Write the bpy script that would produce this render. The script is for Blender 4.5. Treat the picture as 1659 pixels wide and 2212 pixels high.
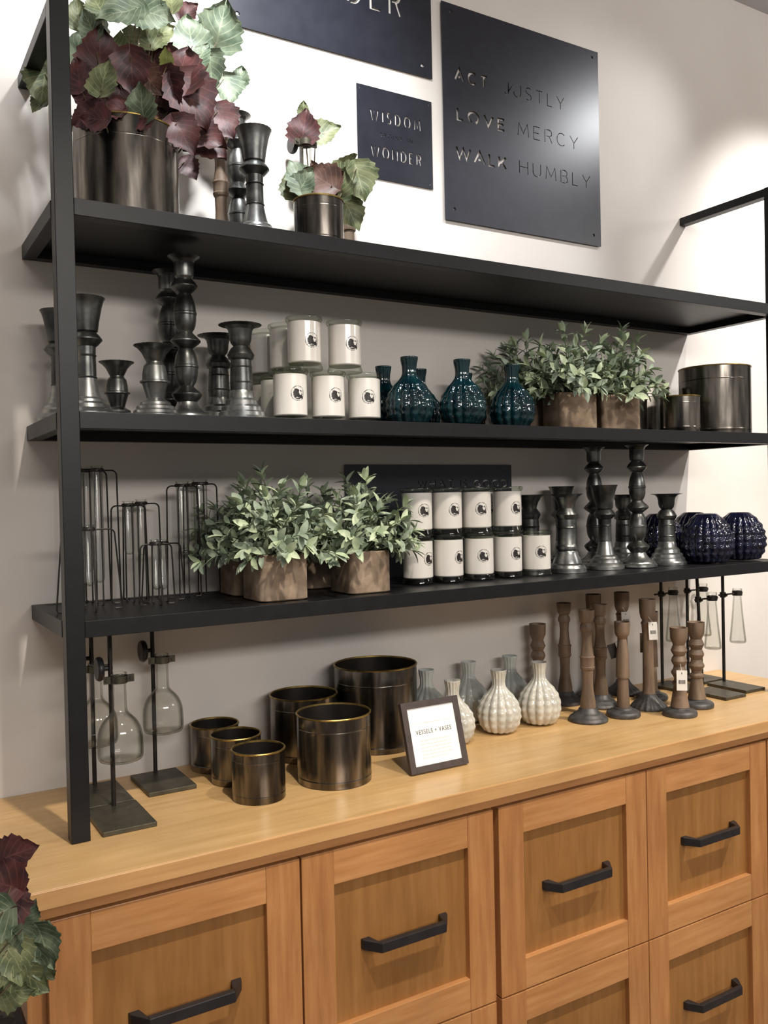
import bpy, bmesh, math, random
from math import sin, cos, pi, radians, sqrt, atan2
from mathutils import Vector, Matrix

S = bpy.context.scene
for o in list(bpy.data.objects):
    bpy.data.objects.remove(o)
COL = S.collection
ZC = 0.92                       # height of the countertop above the floor

# ------------------------------------------------------------------ camera
CAM = Vector((-0.27093, -1.70224, 0.5226 + ZC))
FPX = 1896.99964
YAW, PITCH, ROLL = 0.54205, -0.01545, -0.02134
FW = Vector((sin(YAW)*cos(PITCH), cos(YAW)*cos(PITCH), sin(PITCH)))
RT0 = Vector((cos(YAW), -sin(YAW), 0)); UP0 = RT0.cross(FW)
RT = RT0*cos(ROLL) + UP0*sin(ROLL)
UP = -RT0*sin(ROLL) + UP0*cos(ROLL)
cd = bpy.data.cameras.new('camera'); cam = bpy.data.objects.new('camera', cd); COL.objects.link(cam)
cd.sensor_fit = 'VERTICAL'; cd.sensor_height = 36.0; cd.sensor_width = 27.0
cd.lens = FPX/2212*36.0; cd.clip_start = 0.02
cam.matrix_world = Matrix(((RT.x, UP.x, -FW.x, CAM.x), (RT.y, UP.y, -FW.y, CAM.y), (RT.z, UP.z, -FW.z, CAM.z), (0, 0, 0, 1)))
S.camera = cam

def at(u, v, y):
    """photo pixel -> point at depth y (wall is y=0)"""
    d = RT*((u-829.5)/FPX) - UP*((v-1106)/FPX) + FW
    return CAM + d*((y-CAM.y)/d.y)

def lin(r, g, b):
    f = lambda c: (c/255/12.92) if c/255 <= 0.04045 else ((c/255+0.055)/1.055)**2.4
    return (f(r), f(g), f(b), 1.0)

# ------------------------------------------------------------------ light
vs = S.view_settings
vs.view_transform = 'Standard'; vs.look = 'None'; vs.gamma = 1.0; vs.use_curve_mapping = False
vs.exposure = 0.36
wd = bpy.data.worlds.new('store'); S.world = wd; wd.use_nodes = True
wd.node_tree.nodes['Background'].inputs[0].default_value = (1.0, 0.95, 0.90, 1)
wd.node_tree.nodes['Background'].inputs[1].default_value = 0.22

def spot(name, loc, target, power, angle, blend, col, rad=0.03):
    l = bpy.data.lights.new(name, 'SPOT'); l.energy = power; l.spot_size = radians(angle); l.spot_blend = blend
    l.color = col; l.shadow_soft_size = rad
    o = bpy.data.objects.new(name, l); COL.objects.link(o)
    o.location = (loc[0], loc[1], loc[2]+ZC)
    d = Vector((target[0], target[1], target[2]+ZC)) - o.location
    o.rotation_euler = d.to_track_quat('-Z', 'Y').to_euler()
    return o
def area(name, loc, target, power, sx, sy, col):
    l = bpy.data.lights.new(name, 'AREA'); l.energy = power; l.shape = 'RECTANGLE'; l.size = sx; l.size_y = sy; l.color = col
    o = bpy.data.objects.new(name, l); COL.objects.link(o)
    o.location = (loc[0], loc[1], loc[2]+ZC)
    d = Vector((target[0], target[1], target[2]+ZC)) - o.location
    o.rotation_euler = d.to_track_quat('-Z', 'Y').to_euler()
    return o
spot('track_spot', (0.36, -0.62, 1.90), (0.46, 0, 1.34), 78, 76, 1.0, (0.96, 0.98, 1.0), 0.04)
spot('track_spot', (2.24, -0.66, 1.90), (2.14, 0, 1.02), 88, 66, 1.0, (1.0, 0.97, 0.95), 0.03)
spot('track_spot', (1.24, -0.62, 1.90), (1.10, 0, 0.95), 32, 46, 1.0, (0.97, 0.98, 1.0), 0.04)
spot('track_spot', (-0.34, -0.60, 1.90), (-0.20, 0, 1.54), 46, 46, 1.0, (0.96, 0.98, 1.0), 0.04)
spot('track_spot', (0.22, -1.35, 1.90), (0.12, -0.32, 0.0), 88, 54, 1.0, (1.0, 0.92, 0.80))
spot('track_spot', (0.85, -1.35, 1.90), (0.90, -0.30, 0.0), 64, 56, 1.0, (1.0, 0.92, 0.80))
spot('track_spot', (1.90, -1.35, 1.90), (1.75, -0.30, 0.0), 132, 58, 1.0, (1.0, 0.92, 0.80))
spot('track_spot', (2.10, -0.66, 1.88), (1.43, 0, 1.42), 16, 44, 1.0, (0.97, 0.98, 1.0), 0.045)
area('ceiling_panel', (0.4, -4.6, 1.88), (0.9, -0.2, 0.0), 86, 2.6, 0.5, (1.0, 0.95, 0.90))
area('ceiling_panel', (3.8, -2.6, 1.88), (1.6, -0.2, 0.1), 15, 0.6, 0.6, (1.0, 0.95, 0.90))

# ------------------------------------------------------------------ materials
M = {}
def newmat(name):
    m = bpy.data.materials.new(name); m.use_nodes = True
    nt = m.node_tree; b = nt.nodes['Principled BSDF']
    M[name] = m
    return m, nt, b
def N(nt, t, **kw):
    n = nt.nodes.new(t)
    for k, v in kw.items(): setattr(n, k, v)
    return n
def noise_mat(name, c1, c2, scale=20, rough=0.5, metal=0.0, stretch=(1, 1, 1), bump=0.0, bscale=None, spec=None, coat=0.0, detail=4, c3=None, rnd=True, p1=0.35, p2=0.65):
    m, nt, b = newmat(name)
    tc = N(nt, 'ShaderNodeTexCoord'); mp = N(nt, 'ShaderNodeMapping'); mp.inputs['Scale'].default_value = stretch
    if rnd:
        oi = N(nt, 'ShaderNodeObjectInfo'); ml = N(nt, 'ShaderNodeMath', operation='MULTIPLY'); ml.inputs[1].default_value = 13.0
        nt.links.new(oi.outputs['Random'], ml.inputs[0]); nt.links.new(ml.outputs[0], mp.inputs['Location'])
    nt.links.new(tc.outputs['Object'], mp.inputs['Vector'])
    nz = N(nt, 'ShaderNodeTexNoise'); nz.inputs['Scale'].default_value = scale; nz.inputs['Detail'].default_value = detail
    nt.links.new(mp.outputs[0], nz.inputs['Vector'])
    cr = N(nt, 'ShaderNodeValToRGB'); cr.color_ramp.elements[0].position = p1; cr.color_ramp.elements[1].position = p2
    cr.color_ramp.elements[0].color = c1; cr.color_ramp.elements[1].color = c2
    if c3: e = cr.color_ramp.elements.new(0.5*(p1+p2)); e.color = c3
    nt.links.new(nz.outputs['Fac'], cr.inputs[0]); nt.links.new(cr.outputs[0], b.inputs['Base Color'])
    b.inputs['Roughness'].default_value = rough; b.inputs['Metallic'].default_value = metal
    if spec is not None: b.inputs['Specular IOR Level'].default_value = spec
    if coat: b.inputs['Coat Weight'].default_value = coat; b.inputs['Coat Roughness'].default_value = 0.06
    if bump:
        n2 = N(nt, 'ShaderNodeTexNoise'); n2.inputs['Scale'].default_value = bscale or scale*3; n2.inputs['Detail'].default_value = 3
        nt.links.new(mp.outputs[0], n2.inputs['Vector'])
        bp = N(nt, 'ShaderNodeBump'); bp.inputs['Strength'].default_value = bump; bp.inputs['Distance'].default_value = 0.002
        nt.links.new(n2.outputs['Fac'], bp.inputs['Height']); nt.links.new(bp.outputs[0], b.inputs['Normal'])
    return m

noise_mat('wall_paint', lin(213, 206, 199), lin(221, 215, 208), 3, 0.85, bump=0.08, bscale=60, rnd=False)
noise_mat('ceiling_paint', lin(200, 200, 205), lin(210, 210, 214), 3, 0.9, rnd=False)
noise_mat('floor_boards', lin(120, 100, 80), lin(150, 128, 104), 2, 0.5, stretch=(1, 8, 1), rnd=False)
noise_mat('black_steel', lin(17, 17, 19), lin(22, 22, 25), 40, 0.42, spec=0.32, rnd=False, bump=0.03, bscale=300)
noise_mat('sign_steel', lin(31, 33, 42), lin(37, 39, 48), 30, 0.33, spec=0.5, bump=0.02, bscale=400)
noise_mat('gunmetal', lin(72, 68, 58), lin(92, 87, 74), 40, 0.45, metal=0.6)
noise_mat('dark_iron', lin(38, 34, 32), lin(52, 47, 44), 60, 0.5, metal=0.5)
noise_mat('handle_black', lin(32, 30, 32), lin(40, 38, 40), 40, 0.4, spec=0.5)
noise_mat('galvanised', lin(68, 69, 68), lin(134, 135, 132), 22, 0.34, metal=0.9, c3=lin(96, 97, 95), bump=0.12, bscale=70)
noise_mat('galvanised_bright', lin(112, 114, 114), lin(176, 177, 175), 26, 0.3, metal=0.9, bump=0.1, bscale=60)
noise_mat('patina', lin(58, 56, 55), lin(154, 147, 138), 11, 0.21, metal=0.95, stretch=(3.5, 3.5, 0.5), c3=lin(106, 101, 94), bump=0.06, bscale=30, detail=7)
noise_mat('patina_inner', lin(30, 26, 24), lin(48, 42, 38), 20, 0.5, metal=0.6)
noise_mat('brass_edge', lin(120, 100, 56), lin(178, 152, 88), 60, 0.35, metal=0.9)
noise_mat('iron_base', lin(66, 64, 64), lin(92, 90, 89), 60, 0.5, metal=0.4, bump=0.1)
noise_mat('stained_wood', lin(90, 74, 59), lin(130, 109, 90), 14, 0.6, stretch=(3, 3, 0.5), bump=0.15, bscale=60)
noise_mat('stone_pot', lin(112, 94, 78), lin(160, 140, 120), 26, 0.9, c3=lin(136, 117, 98), bump=0.25, bscale=160)
noise_mat('soil', lin(30, 24, 20), lin(52, 42, 34), 120, 1.0, bump=0.5)
noise_mat('white_glaze', lin(174, 173, 164), lin(206, 203, 192), 30, 0.18, coat=0.5, p1=0.25, p2=0.6)
noise_mat('grey_glaze', lin(164, 171, 168), lin(204, 207, 201), 26, 0.18, coat=0.5, p1=0.3, p2=0.7)
noise_mat('teal_glaze', lin(5, 26, 34), lin(12, 48, 54), 30, 0.1, coat=0.6)
noise_mat('navy_glaze', lin(14, 15, 32), lin(24, 27, 52), 30, 0.12, coat=0.6)
noise_mat('wax', lin(224, 219, 211), lin(231, 227, 220), 6, 0.25, coat=0.9)
noise_mat('ink', lin(28, 22, 22), lin(40, 32, 30), 200, 0.5)
noise_mat('card_white', lin(236, 233, 228), lin(242, 240, 236), 30, 0.7)
noise_mat('paper', lin(246, 245, 240), lin(250, 249, 246), 30, 0.6)
noise_mat('faint_pink', lin(238, 218, 214), lin(242, 224, 220), 30, 0.7)
noise_mat('grey_ink', lin(70, 68, 68), lin(84, 82, 82), 30, 0.7)
noise_mat('black_card', lin(30, 26, 26), lin(40, 35, 34), 60, 0.7)
noise_mat('brown_card', lin(92, 74, 60), lin(108, 88, 72), 60, 0.8)
noise_mat('screw_metal', lin(170, 170, 170), lin(200, 200, 200), 100, 0.3, metal=0.8)
noise_mat('frame_brown', lin(66, 56, 54), lin(78, 67, 64), 50, 0.5)
noise_mat('black_planter', lin(22, 18, 24), lin(30, 25, 32), 20, 0.5)
noise_mat('stem_brown', lin(70, 58, 44), lin(100, 88, 60), 80, 0.7)
noise_mat('stem_green', lin(84, 96, 66), lin(110, 120, 86), 80, 0.7)
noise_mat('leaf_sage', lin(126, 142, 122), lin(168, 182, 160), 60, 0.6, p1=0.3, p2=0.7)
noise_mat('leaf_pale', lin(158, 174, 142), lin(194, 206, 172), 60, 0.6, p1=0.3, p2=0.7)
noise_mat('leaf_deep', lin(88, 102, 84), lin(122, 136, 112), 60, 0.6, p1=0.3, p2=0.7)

def wood(name, c1, c2, c3, stretch, scale=9, rough=0.38):
    m, nt, b = newmat(name)
    tc = N(nt, 'ShaderNodeTexCoord'); mp = N(nt, 'ShaderNodeMapping'); mp.inputs['Scale'].default_value = stretch
    oi = N(nt, 'ShaderNodeObjectInfo'); ml = N(nt, 'ShaderNodeMath', operation='MULTIPLY'); ml.inputs[1].default_value = 9.0
    nt.links.new(oi.outputs['Random'], ml.inputs[0]); nt.links.new(ml.outputs[0], mp.inputs['Location'])
    nt.links.new(tc.outputs['Object'], mp.inputs['Vector'])
    n1 = N(nt, 'ShaderNodeTexNoise'); n1.inputs['Scale'].default_value = scale; n1.inputs['Detail'].default_value = 6; n1.inputs['Roughness'].default_value = 0.6
    nt.links.new(mp.outputs[0], n1.inputs['Vector'])
    cr = N(nt, 'ShaderNodeValToRGB'); e = cr.color_ramp.elements
    e[0].position = 0.3; e[1].position = 0.72; e[0].color = c1; e[1].color = c3
    x = e.new(0.5); x.color = c2
    nt.links.new(n1.outputs['Fac'], cr.inputs[0])
    n2 = N(nt, 'ShaderNodeTexNoise'); n2.inputs['Scale'].default_value = 5; n2.inputs['Detail'].default_value = 3
    nt.links.new(tc.outputs['Object'], n2.inputs['Vector'])
    hs = N(nt, 'ShaderNodeHueSaturation'); mr = N(nt, 'ShaderNodeMapRange')
    mr.inputs[1].default_value = 0.3; mr.inputs[2].default_value = 0.7; mr.inputs[3].default_value = 0.88; mr.inputs[4].default_value = 1.1
    nt.links.new(n2.outputs['Fac'], mr.inputs[0]); nt.links.new(mr.outputs[0], hs.inputs['Value'])
    nt.links.new(cr.outputs[0], hs.inputs['Color']); nt.links.new(hs.outputs[0], b.inputs['Base Color'])
    b.inputs['Roughness'].default_value = rough
    return m
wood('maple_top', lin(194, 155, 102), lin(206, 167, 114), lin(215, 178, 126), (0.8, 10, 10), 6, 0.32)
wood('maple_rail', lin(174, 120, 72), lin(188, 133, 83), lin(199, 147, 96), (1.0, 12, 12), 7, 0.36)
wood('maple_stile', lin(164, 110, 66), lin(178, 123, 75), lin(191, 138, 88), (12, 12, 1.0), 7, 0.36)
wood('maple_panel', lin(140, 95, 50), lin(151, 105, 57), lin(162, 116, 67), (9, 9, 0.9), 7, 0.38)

wood('maple_edge', lin(188, 141, 90), lin(200, 153, 101), lin(209, 165, 112), (0.8, 12, 12), 6, 0.34)
def glass_mat(name, tint, edge, gl=0.12):
    m = bpy.data.materials.new(name); m.use_nodes = True; M[name] = m
    nt = m.node_tree; nt.nodes.clear()
    out = N(nt, 'ShaderNodeOutputMaterial'); lw = N(nt, 'ShaderNodeLayerWeight'); lw.inputs[0].default_value = 0.5
    cr = N(nt, 'ShaderNodeValToRGB'); e = cr.color_ramp.elements
    e[0].position = 0.35; e[0].color = tint; e[1].position = 0.97; e[1].color = edge
    nt.links.new(lw.outputs['Facing'], cr.inputs[0])
    tr = N(nt, 'ShaderNodeBsdfTransparent'); nt.links.new(cr.outputs[0], tr.inputs[0])
    g = N(nt, 'ShaderNodeBsdfGlossy'); g.inputs['Roughness'].default_value = 0.04
    pw = N(nt, 'ShaderNodeMath', operation='POWER'); pw.inputs[1].default_value = 4.0; nt.links.new(lw.outputs['Facing'], pw.inputs[0])
    fr = N(nt, 'ShaderNodeMath', operation='MULTIPLY_ADD'); fr.inputs[1].default_value = 0.5; fr.inputs[2].default_value = 0.035; nt.links.new(pw.outputs[0], fr.inputs[0])
    mx = N(nt, 'ShaderNodeMixShader'); nt.links.new(fr.outputs[0], mx.inputs[0])
    nt.links.new(tr.outputs[0], mx.inputs[1]); nt.links.new(g.outputs[0], mx.inputs[2])
    nt.links.new(mx.outputs[0], out.inputs[0])
glass_mat('clear_glass', (0.975, 0.98, 0.97, 1), (0.46, 0.46, 0.42, 1))
glass_mat('tube_glass', (0.97, 0.975, 0.97, 1), (0.55, 0.56, 0.53, 1))
glass_mat('jar_glass', (0.92, 0.94, 0.90, 1), (0.62, 0.65, 0.58, 1))

def leaf_big(name, base, dark, vein):
    m, nt, b = newmat(name)
    uv = N(nt, 'ShaderNodeUVMap'); sp = N(nt, 'ShaderNodeSeparateXYZ'); nt.links.new(uv.outputs[0], sp.inputs[0])
    def math_(op, a, bb=None):
        n = N(nt, 'ShaderNodeMath', operation=op)
        for i, x in enumerate((a, bb)):
            if x is None: continue
            if isinstance(x, (int, float)): n.inputs[i].default_value = x
            else: nt.links.new(x, n.inputs[i])
        return n.outputs[0]
    a = math_('ABSOLUTE', math_('SUBTRACT', sp.outputs[0], 0.5))
    f = math_('FRACT', math_('MULTIPLY', math_('SUBTRACT', sp.outputs[1], math_('MULTIPLY', a, 0.9)), 6.0))
    side = math_('LESS_THAN', math_('ABSOLUTE', math_('SUBTRACT', f, 0.5)), 0.07)
    mid = math_('LESS_THAN', a, 0.018)
    v = math_('MAXIMUM', side, mid)
    nz = N(nt, 'ShaderNodeTexNoise'); nz.inputs['Scale'].default_value = 45; nz.inputs['Detail'].default_value = 4
    tc = N(nt, 'ShaderNodeTexCoord'); nt.links.new(tc.outputs['Object'], nz.inputs['Vector'])
    cr = N(nt, 'ShaderNodeValToRGB'); e = cr.color_ramp.elements; e[0].position = 0.36; e[1].position = 0.64; e[0].color = dark; e[1].color = base
    nt.links.new(nz.outputs['Fac'], cr.inputs[0])
    mx = N(nt, 'ShaderNodeMixRGB'); nt.links.new(math_('MULTIPLY', v, 0.55), mx.inputs[0])
    nt.links.new(cr.outputs[0], mx.inputs[1]); mx.inputs[2].default_value = vein
    nt.links.new(mx.outputs[0], b.inputs['Base Color']); b.inputs['Roughness'].default_value = 0.55
    return m
leaf_big('leaf_green', lin(116, 128, 104), lin(70, 86, 66), lin(148, 156, 128))
leaf_big('leaf_olive', lin(124, 128, 90), lin(76, 88, 58), lin(156, 158, 120))
leaf_big('leaf_burgundy', lin(84, 43, 42), lin(50, 28, 29), lin(104, 64, 60))
leaf_big('leaf_russet', lin(106, 76, 64), lin(72, 50, 44), lin(128, 100, 86))
leaf_big('leaf_lime', lin(160, 168, 92), lin(128, 140, 70), lin(190, 196, 130))

# ------------------------------------------------------------------ mesh helpers
class MB:
    def __init__(s): s.v = []; s.f = []; s.mi = []; s.uv = {}
    def add(s, vs_, fs, mi=0):
        k = len(s.v); s.v += [tuple(p) for p in vs_]
        for f in fs: s.f.append(tuple(i+k for i in f)); s.mi.append(mi)
        return s
    def box(s, x0, x1, y0, y1, z0, z1, mi=0):
        return s.add([(x0, y0, z0), (x1, y0, z0), (x1, y1, z0), (x0, y1, z0), (x0, y0, z1), (x1, y0, z1), (x1, y1, z1), (x0, y1, z1)],
                     [(0, 3, 2, 1), (4, 5, 6, 7), (0, 1, 5, 4), (1, 2, 6, 5), (2, 3, 7, 6), (3, 0, 4, 7)], mi)
    def lathe(s, prof, seg=40, mod=None, mi=0, c=(0, 0)):
        vs_ = []; fs = []; rings = []
        for (r, z) in prof:
            if r <= 1e-7:
                rings.append([len(vs_)]); vs_.append((c[0], c[1], z))
            else:
                ring = []
                for k in range(seg):
                    a = 2*pi*k/seg; rr = mod(a, z, r, k) if mod else r
                    ring.append(len(vs_)); vs_.append((c[0]+rr*cos(a), c[1]+rr*sin(a), z))
                rings.append(ring)
        for A, B in zip(rings[:-1], rings[1:]):
            if len(A) == 1 and len(B) == 1: continue
            for k in range(seg):
                k2 = (k+1) % seg
                if len(A) == 1: fs.append((A[0], B[k2], B[k]))
                elif len(B) == 1: fs.append((A[k], A[k2], B[0]))
                else: fs.append((A[k], A[k2], B[k2], B[k]))
        return s.add(vs_, fs, mi)
    def tube(s, pts, r, seg=8, closed=False, mi=0):
        pts = [Vector(p) for p in pts]; n = len(pts); vs_ = []; fs = []
        rr = r if isinstance(r, (list, tuple)) else [r]*n
        prev = None
        for i in range(n):
            if closed: t = (pts[(i+1) % n]-pts[i-1])
            else: t = pts[min(i+1, n-1)]-pts[max(i-1, 0)]
            t.normalize()
            if prev is None:
                a = Vector((0, 0, 1)) if abs(t.z) < 0.9 else Vector((1, 0, 0))
                nn = t.cross(a).normalized()
            else:
                nn = prev - t*prev.dot(t)
                nn = nn.normalized() if nn.length > 1e-6 else t.orthogonal().normalized()
            prev = nn; bb = t.cross(nn)
            for k in range(seg):
                a = 2*pi*k/seg; vs_.append(pts[i]+nn*(rr[i]*cos(a))+bb*(rr[i]*sin(a)))
        m = n if closed else n-1
        for i in range(m):
            j = (i+1) % n
            for k in range(seg):
                k2 = (k+1) % seg
                fs.append((i*seg+k, i*seg+k2, j*seg+k2, j*seg+k))
        if not closed:
            fs.append(tuple(range(seg-1, -1, -1))); fs.append(tuple((n-1)*seg+k for k in range(seg)))
        return s.add(vs_, fs, mi)
    def build(s, name, mats, parent=None, smooth=True, bevel=0.0, ang=38, loc=None):
        me = bpy.data.meshes.new(name); me.from_pydata(s.v, [], s.f); me.update()
        bm = bmesh.new(); bm.from_mesh(me); bmesh.ops.recalc_face_normals(bm, faces=bm.faces) if not s.uv else None
        bm.to_mesh(me); bm.free()
        if isinstance(mats, str): mats = [mats]
        for m in mats: me.materials.append(M[m])
        if len(mats) > 1: me.polygons.foreach_set('material_index', s.mi)
        if smooth:
            me.polygons.foreach_set('use_smooth', [True]*len(me.polygons)); me.set_sharp_from_angle(angle=radians(ang))
        if s.uv:
            ul = me.uv_layers.new(name='UVMap')
            for lp in me.loops: ul.data[lp.index].uv = s.uv.get(lp.vertex_index, (0.5, 0.5))
        me.update()
        o = bpy.data.objects.new(name, me); COL.objects.link(o)
        if parent: o.parent = parent
        if loc: o.location = loc
        if bevel:
            b = o.modifiers.new('bevel', 'BEVEL'); b.width = bevel; b.segments = 2; b.limit_method = 'ANGLE'
        return o

def tag(o, label, cat, group=None, kind=None):
    o['label'] = label; o['category'] = cat
    if group: o['group'] = group
    if kind: o['kind'] = kind
    return o
def thing(name, label, cat, loc=(0, 0, 0), rz=0.0, group=None):
    o = bpy.data.objects.new(name, None); COL.objects.link(o); o.empty_display_size = 0.02
    o.location = (loc[0], loc[1], loc[2]+ZC); o.rotation_euler = (0, 0, rz)
    return tag(o, label, cat, group)
def struct(o):
    o['kind'] = 'structure'; return o
def dup(src, label, loc, rz=0.0, scale=1.0, group=None):
    r = src.copy(); COL.objects.link(r); r.location = (loc[0], loc[1], loc[2]+ZC+.0003); r.rotation_euler = (0, 0, rz); r.scale = (scale,)*3
    r['label'] = label
    if group: r['group'] = group
    for ch in [c for c in src.children]:
        c = ch.copy(); COL.objects.link(c); c.parent = r
        for g in [x for x in ch.children]:
            d = g.copy(); COL.objects.link(d); d.parent = c
    return r
protos = {}
def put(key, maker, label, loc, rz=0.0, scale=1.0, group=None):
    """first use builds the thing, later uses copy it with its parts"""
    if key not in protos:
        o = maker(); protos[key] = o
        o.location = (loc[0], loc[1], loc[2]+ZC+.0003); o.rotation_euler = (0, 0, rz); o.scale = (scale,)*3
        o['label'] = label
        if group: o['group'] = group
        return o
    return dup(protos[key], label, loc, rz, scale, group)

# ------------------------------------------------------------------ the room
w = MB().box(-3.0, 5.0, 0.0, 0.12, 0, 1.98+ZC); struct(w.build('wall_back', 'wall_paint', smooth=False))
w = MB().box(-3.0, 5.0, -5.0, 0.12, -0.1, 0.0); struct(w.build('floor', 'floor_boards', smooth=False))
w = MB().box(-3.0, 5.0, -5.0, 0.12, 1.98+ZC, 2.08+ZC); struct(w.build('ceiling', 'ceiling_paint', smooth=False))

# ------------------------------------------------------------------ cabinets and worktop
CT = thing('countertop', 'long honey maple countertop with square edge under the black shelves', 'countertop')
MB().box(-0.11, 1.889, -0.4440, -0.001, -0.026, 0.0).build('slab', 'maple_top', CT, smooth=False, bevel=0.0006)
MB().box(-0.11, 1.889, -0.4475, -0.4441, -0.0262, 0.0).build('edge_band', 'maple_edge', CT, smooth=False, bevel=0.0014)
MB().box(-0.10, 1.88, -0.4385, -0.005, -0.0425, -0.0264).build('apron', 'maple_rail', CT, smooth=False, bevel=0.001)
Z1, Z2, Z3, T = 0.99505, 0.66701, 0.3425, 0.0263

def pull(parent, xc, z, y):
    m = MB()
    L = 0.162; h = 0.0085
    x0, x1 = xc-L/2, xc+L/2
    # bar with chamfered arms reaching back to the drawer panel
    def prism(pts, za, zb):
        n = len(pts)
        m.add([(p[0], p[1], za) for p in pts]+[(p[0], p[1], zb) for p in pts],
              [tuple(range(n-1, -1, -1)), tuple(range(n, 2*n))]+[(i, (i+1) % n, n+(i+1) % n, n+i) for i in range(n)])
    yo = y-0.034; yi = yo+0.011
    prism([(x0-0.006, y), (x0-0.004, y-0.008), (x0+0.016, yo), (x0+0.016, yi), (x0+0.010, y)], z-h, z+h)
    prism([(x1+0.006, y), (x1+0.004, y-0.008), (x1-0.016, yo), (x1-0.016, yi), (x1-0.010, y)], z-h, z+h)
    m.box(x0+0.0158, x1-0.0158, yo, yi, z-h, z+h)
    return m.build('handle', 'handle_black', parent, smooth=False, bevel=0.0012)

def cabinet(xa, xb, cols, label):
    t = thing('base_cabinet', label, 'cabinet', (0, 0, 0), 0, 'maple drawer cabinets')
    m = MB()
    m.box(xa, xb, -0.413, -0.004, -0.815, -0.0428)
    m.build('carcass', 'maple_stile', t, smooth=False, bevel=0.001)
    MB().box(xa+0.01, xb-0.01, -0.36, -0.01, -ZC+0.0005, -0.8152).build('plinth', 'maple_rail', t, smooth=False)
    for (x0, x1) in cols:
        for (zt, zb) in ((-0.0485, -0.400), (-0.403, -0.755)):
            sw, rw = 0.058, 0.0575
            d = MB()
            d.box(x0, x0+sw, -0.435, -0.4135, zb, zt, 0); d.box(x1-sw, x1, -0.435, -0.4135, zb, zt, 0)
            d.box(x0+sw, x1-sw, -0.4346, -0.4135, zt-rw, zt, 1); d.box(x0+sw, x1-sw, -0.4346, -0.4135, zb, zb+rw, 1)
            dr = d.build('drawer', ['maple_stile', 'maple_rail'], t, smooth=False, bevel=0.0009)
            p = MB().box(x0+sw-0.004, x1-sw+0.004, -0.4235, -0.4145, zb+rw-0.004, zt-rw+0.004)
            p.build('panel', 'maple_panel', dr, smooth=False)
            pull(dr, (x0+x1)/2+0.005, (zt+zb)/2+0.002, -0.4235)
    return t
cabinet(-0.086, 0.7160, [(-0.0606, 0.3212), (0.3245, 0.7105)], 'maple drawer cabinet at the left end, beside the leafy planter')
cabinet(0.7168, 1.5000, [(0.7230, 1.1070), (1.1090, 1.4975)], 'maple drawer cabinet right of the dark gap, under the white vases')
cabinet(1.5008, 1.8750, [(1.5030, 1.8700)], 'maple drawer cabinet at the right end, cut by the photo edge')

# ------------------------------------------------------------------ black shelving unit
SH = thing('shelving_unit', 'black steel wall shelving unit with three long shelves on the countertop', 'shelves')
MB().box(0.001, 0.0295, -0.300, -0.2715, 0.0005, 1.2985).build('post', 'black_steel', SH, smooth=False, bevel=0.001)
MB().box(1.7495, 1.778, -0.300, -0.2715, 0.0005, 1.2985).build('post', 'black_steel', SH, smooth=False, bevel=0.001)
for xa, xb in ((0.001, 0.0265), (1.7525, 1.778)):
    MB().box(xa, xb, -0.2715, -0.001, 1.2775, 1.2985).build('side_rail', 'black_steel', SH, smooth=False, bevel=0.001)
for z in (Z1, Z2, Z3):
    m = MB()
    f = m.box(0.0295, 1.7495, -0.300, -0.2745, z-T, z)
    m.box(0.0, 0.022, -0.2715, -0.001, z-T, z); m.box(1.756, 1.778, -0.2715, -0.001, z-T, z)
    m.box(0.022, 1.756, -0.023, -0.001, z-T, z)
    s_ = m.build('shelf', 'black_steel', SH, smooth=False, bevel=0.0008)
    MB().box(0.0221, 1.7559, -0.2744, -0.0231, z-0.010, z-0.0008).build('shelf_panel', 'black_steel', s_, smooth=False)

# ------------------------------------------------------------------ wall signs with cut-through letters
def text_splines(body, size, xs, offset, spacing):
    td = bpy.data.curves.new('t', 'FONT'); td.body = body; td.size = size; td.offset = offset; td.space_character = spacing
    td.resolution_u = 4
    to = bpy.data.objects.new('t', td); COL.objects.link(to)
    bpy.context.view_layer.objects.active = to
    for o in bpy.context.selected_objects: o.select_set(False)
    to.select_set(True)
    bpy.ops.object.convert(target='CURVE')
    to = bpy.context.view_layer.objects.active
    out = []
    for sp in to.data.splines:
        out.append([(Vector(p.co), Vector(p.handle_left), Vector(p.handle_right)) for p in sp.bezier_points])
    bpy.data.objects.remove(to)
    return out
def arc(cx, cy, rx, ry, a0, a1, n=14):
    return [(cx+rx*cos(radians(a0+(a1-a0)*i/n)), cy+ry*sin(radians(a0+(a1-a0)*i/n))) for i in range(n+1)]
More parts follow.
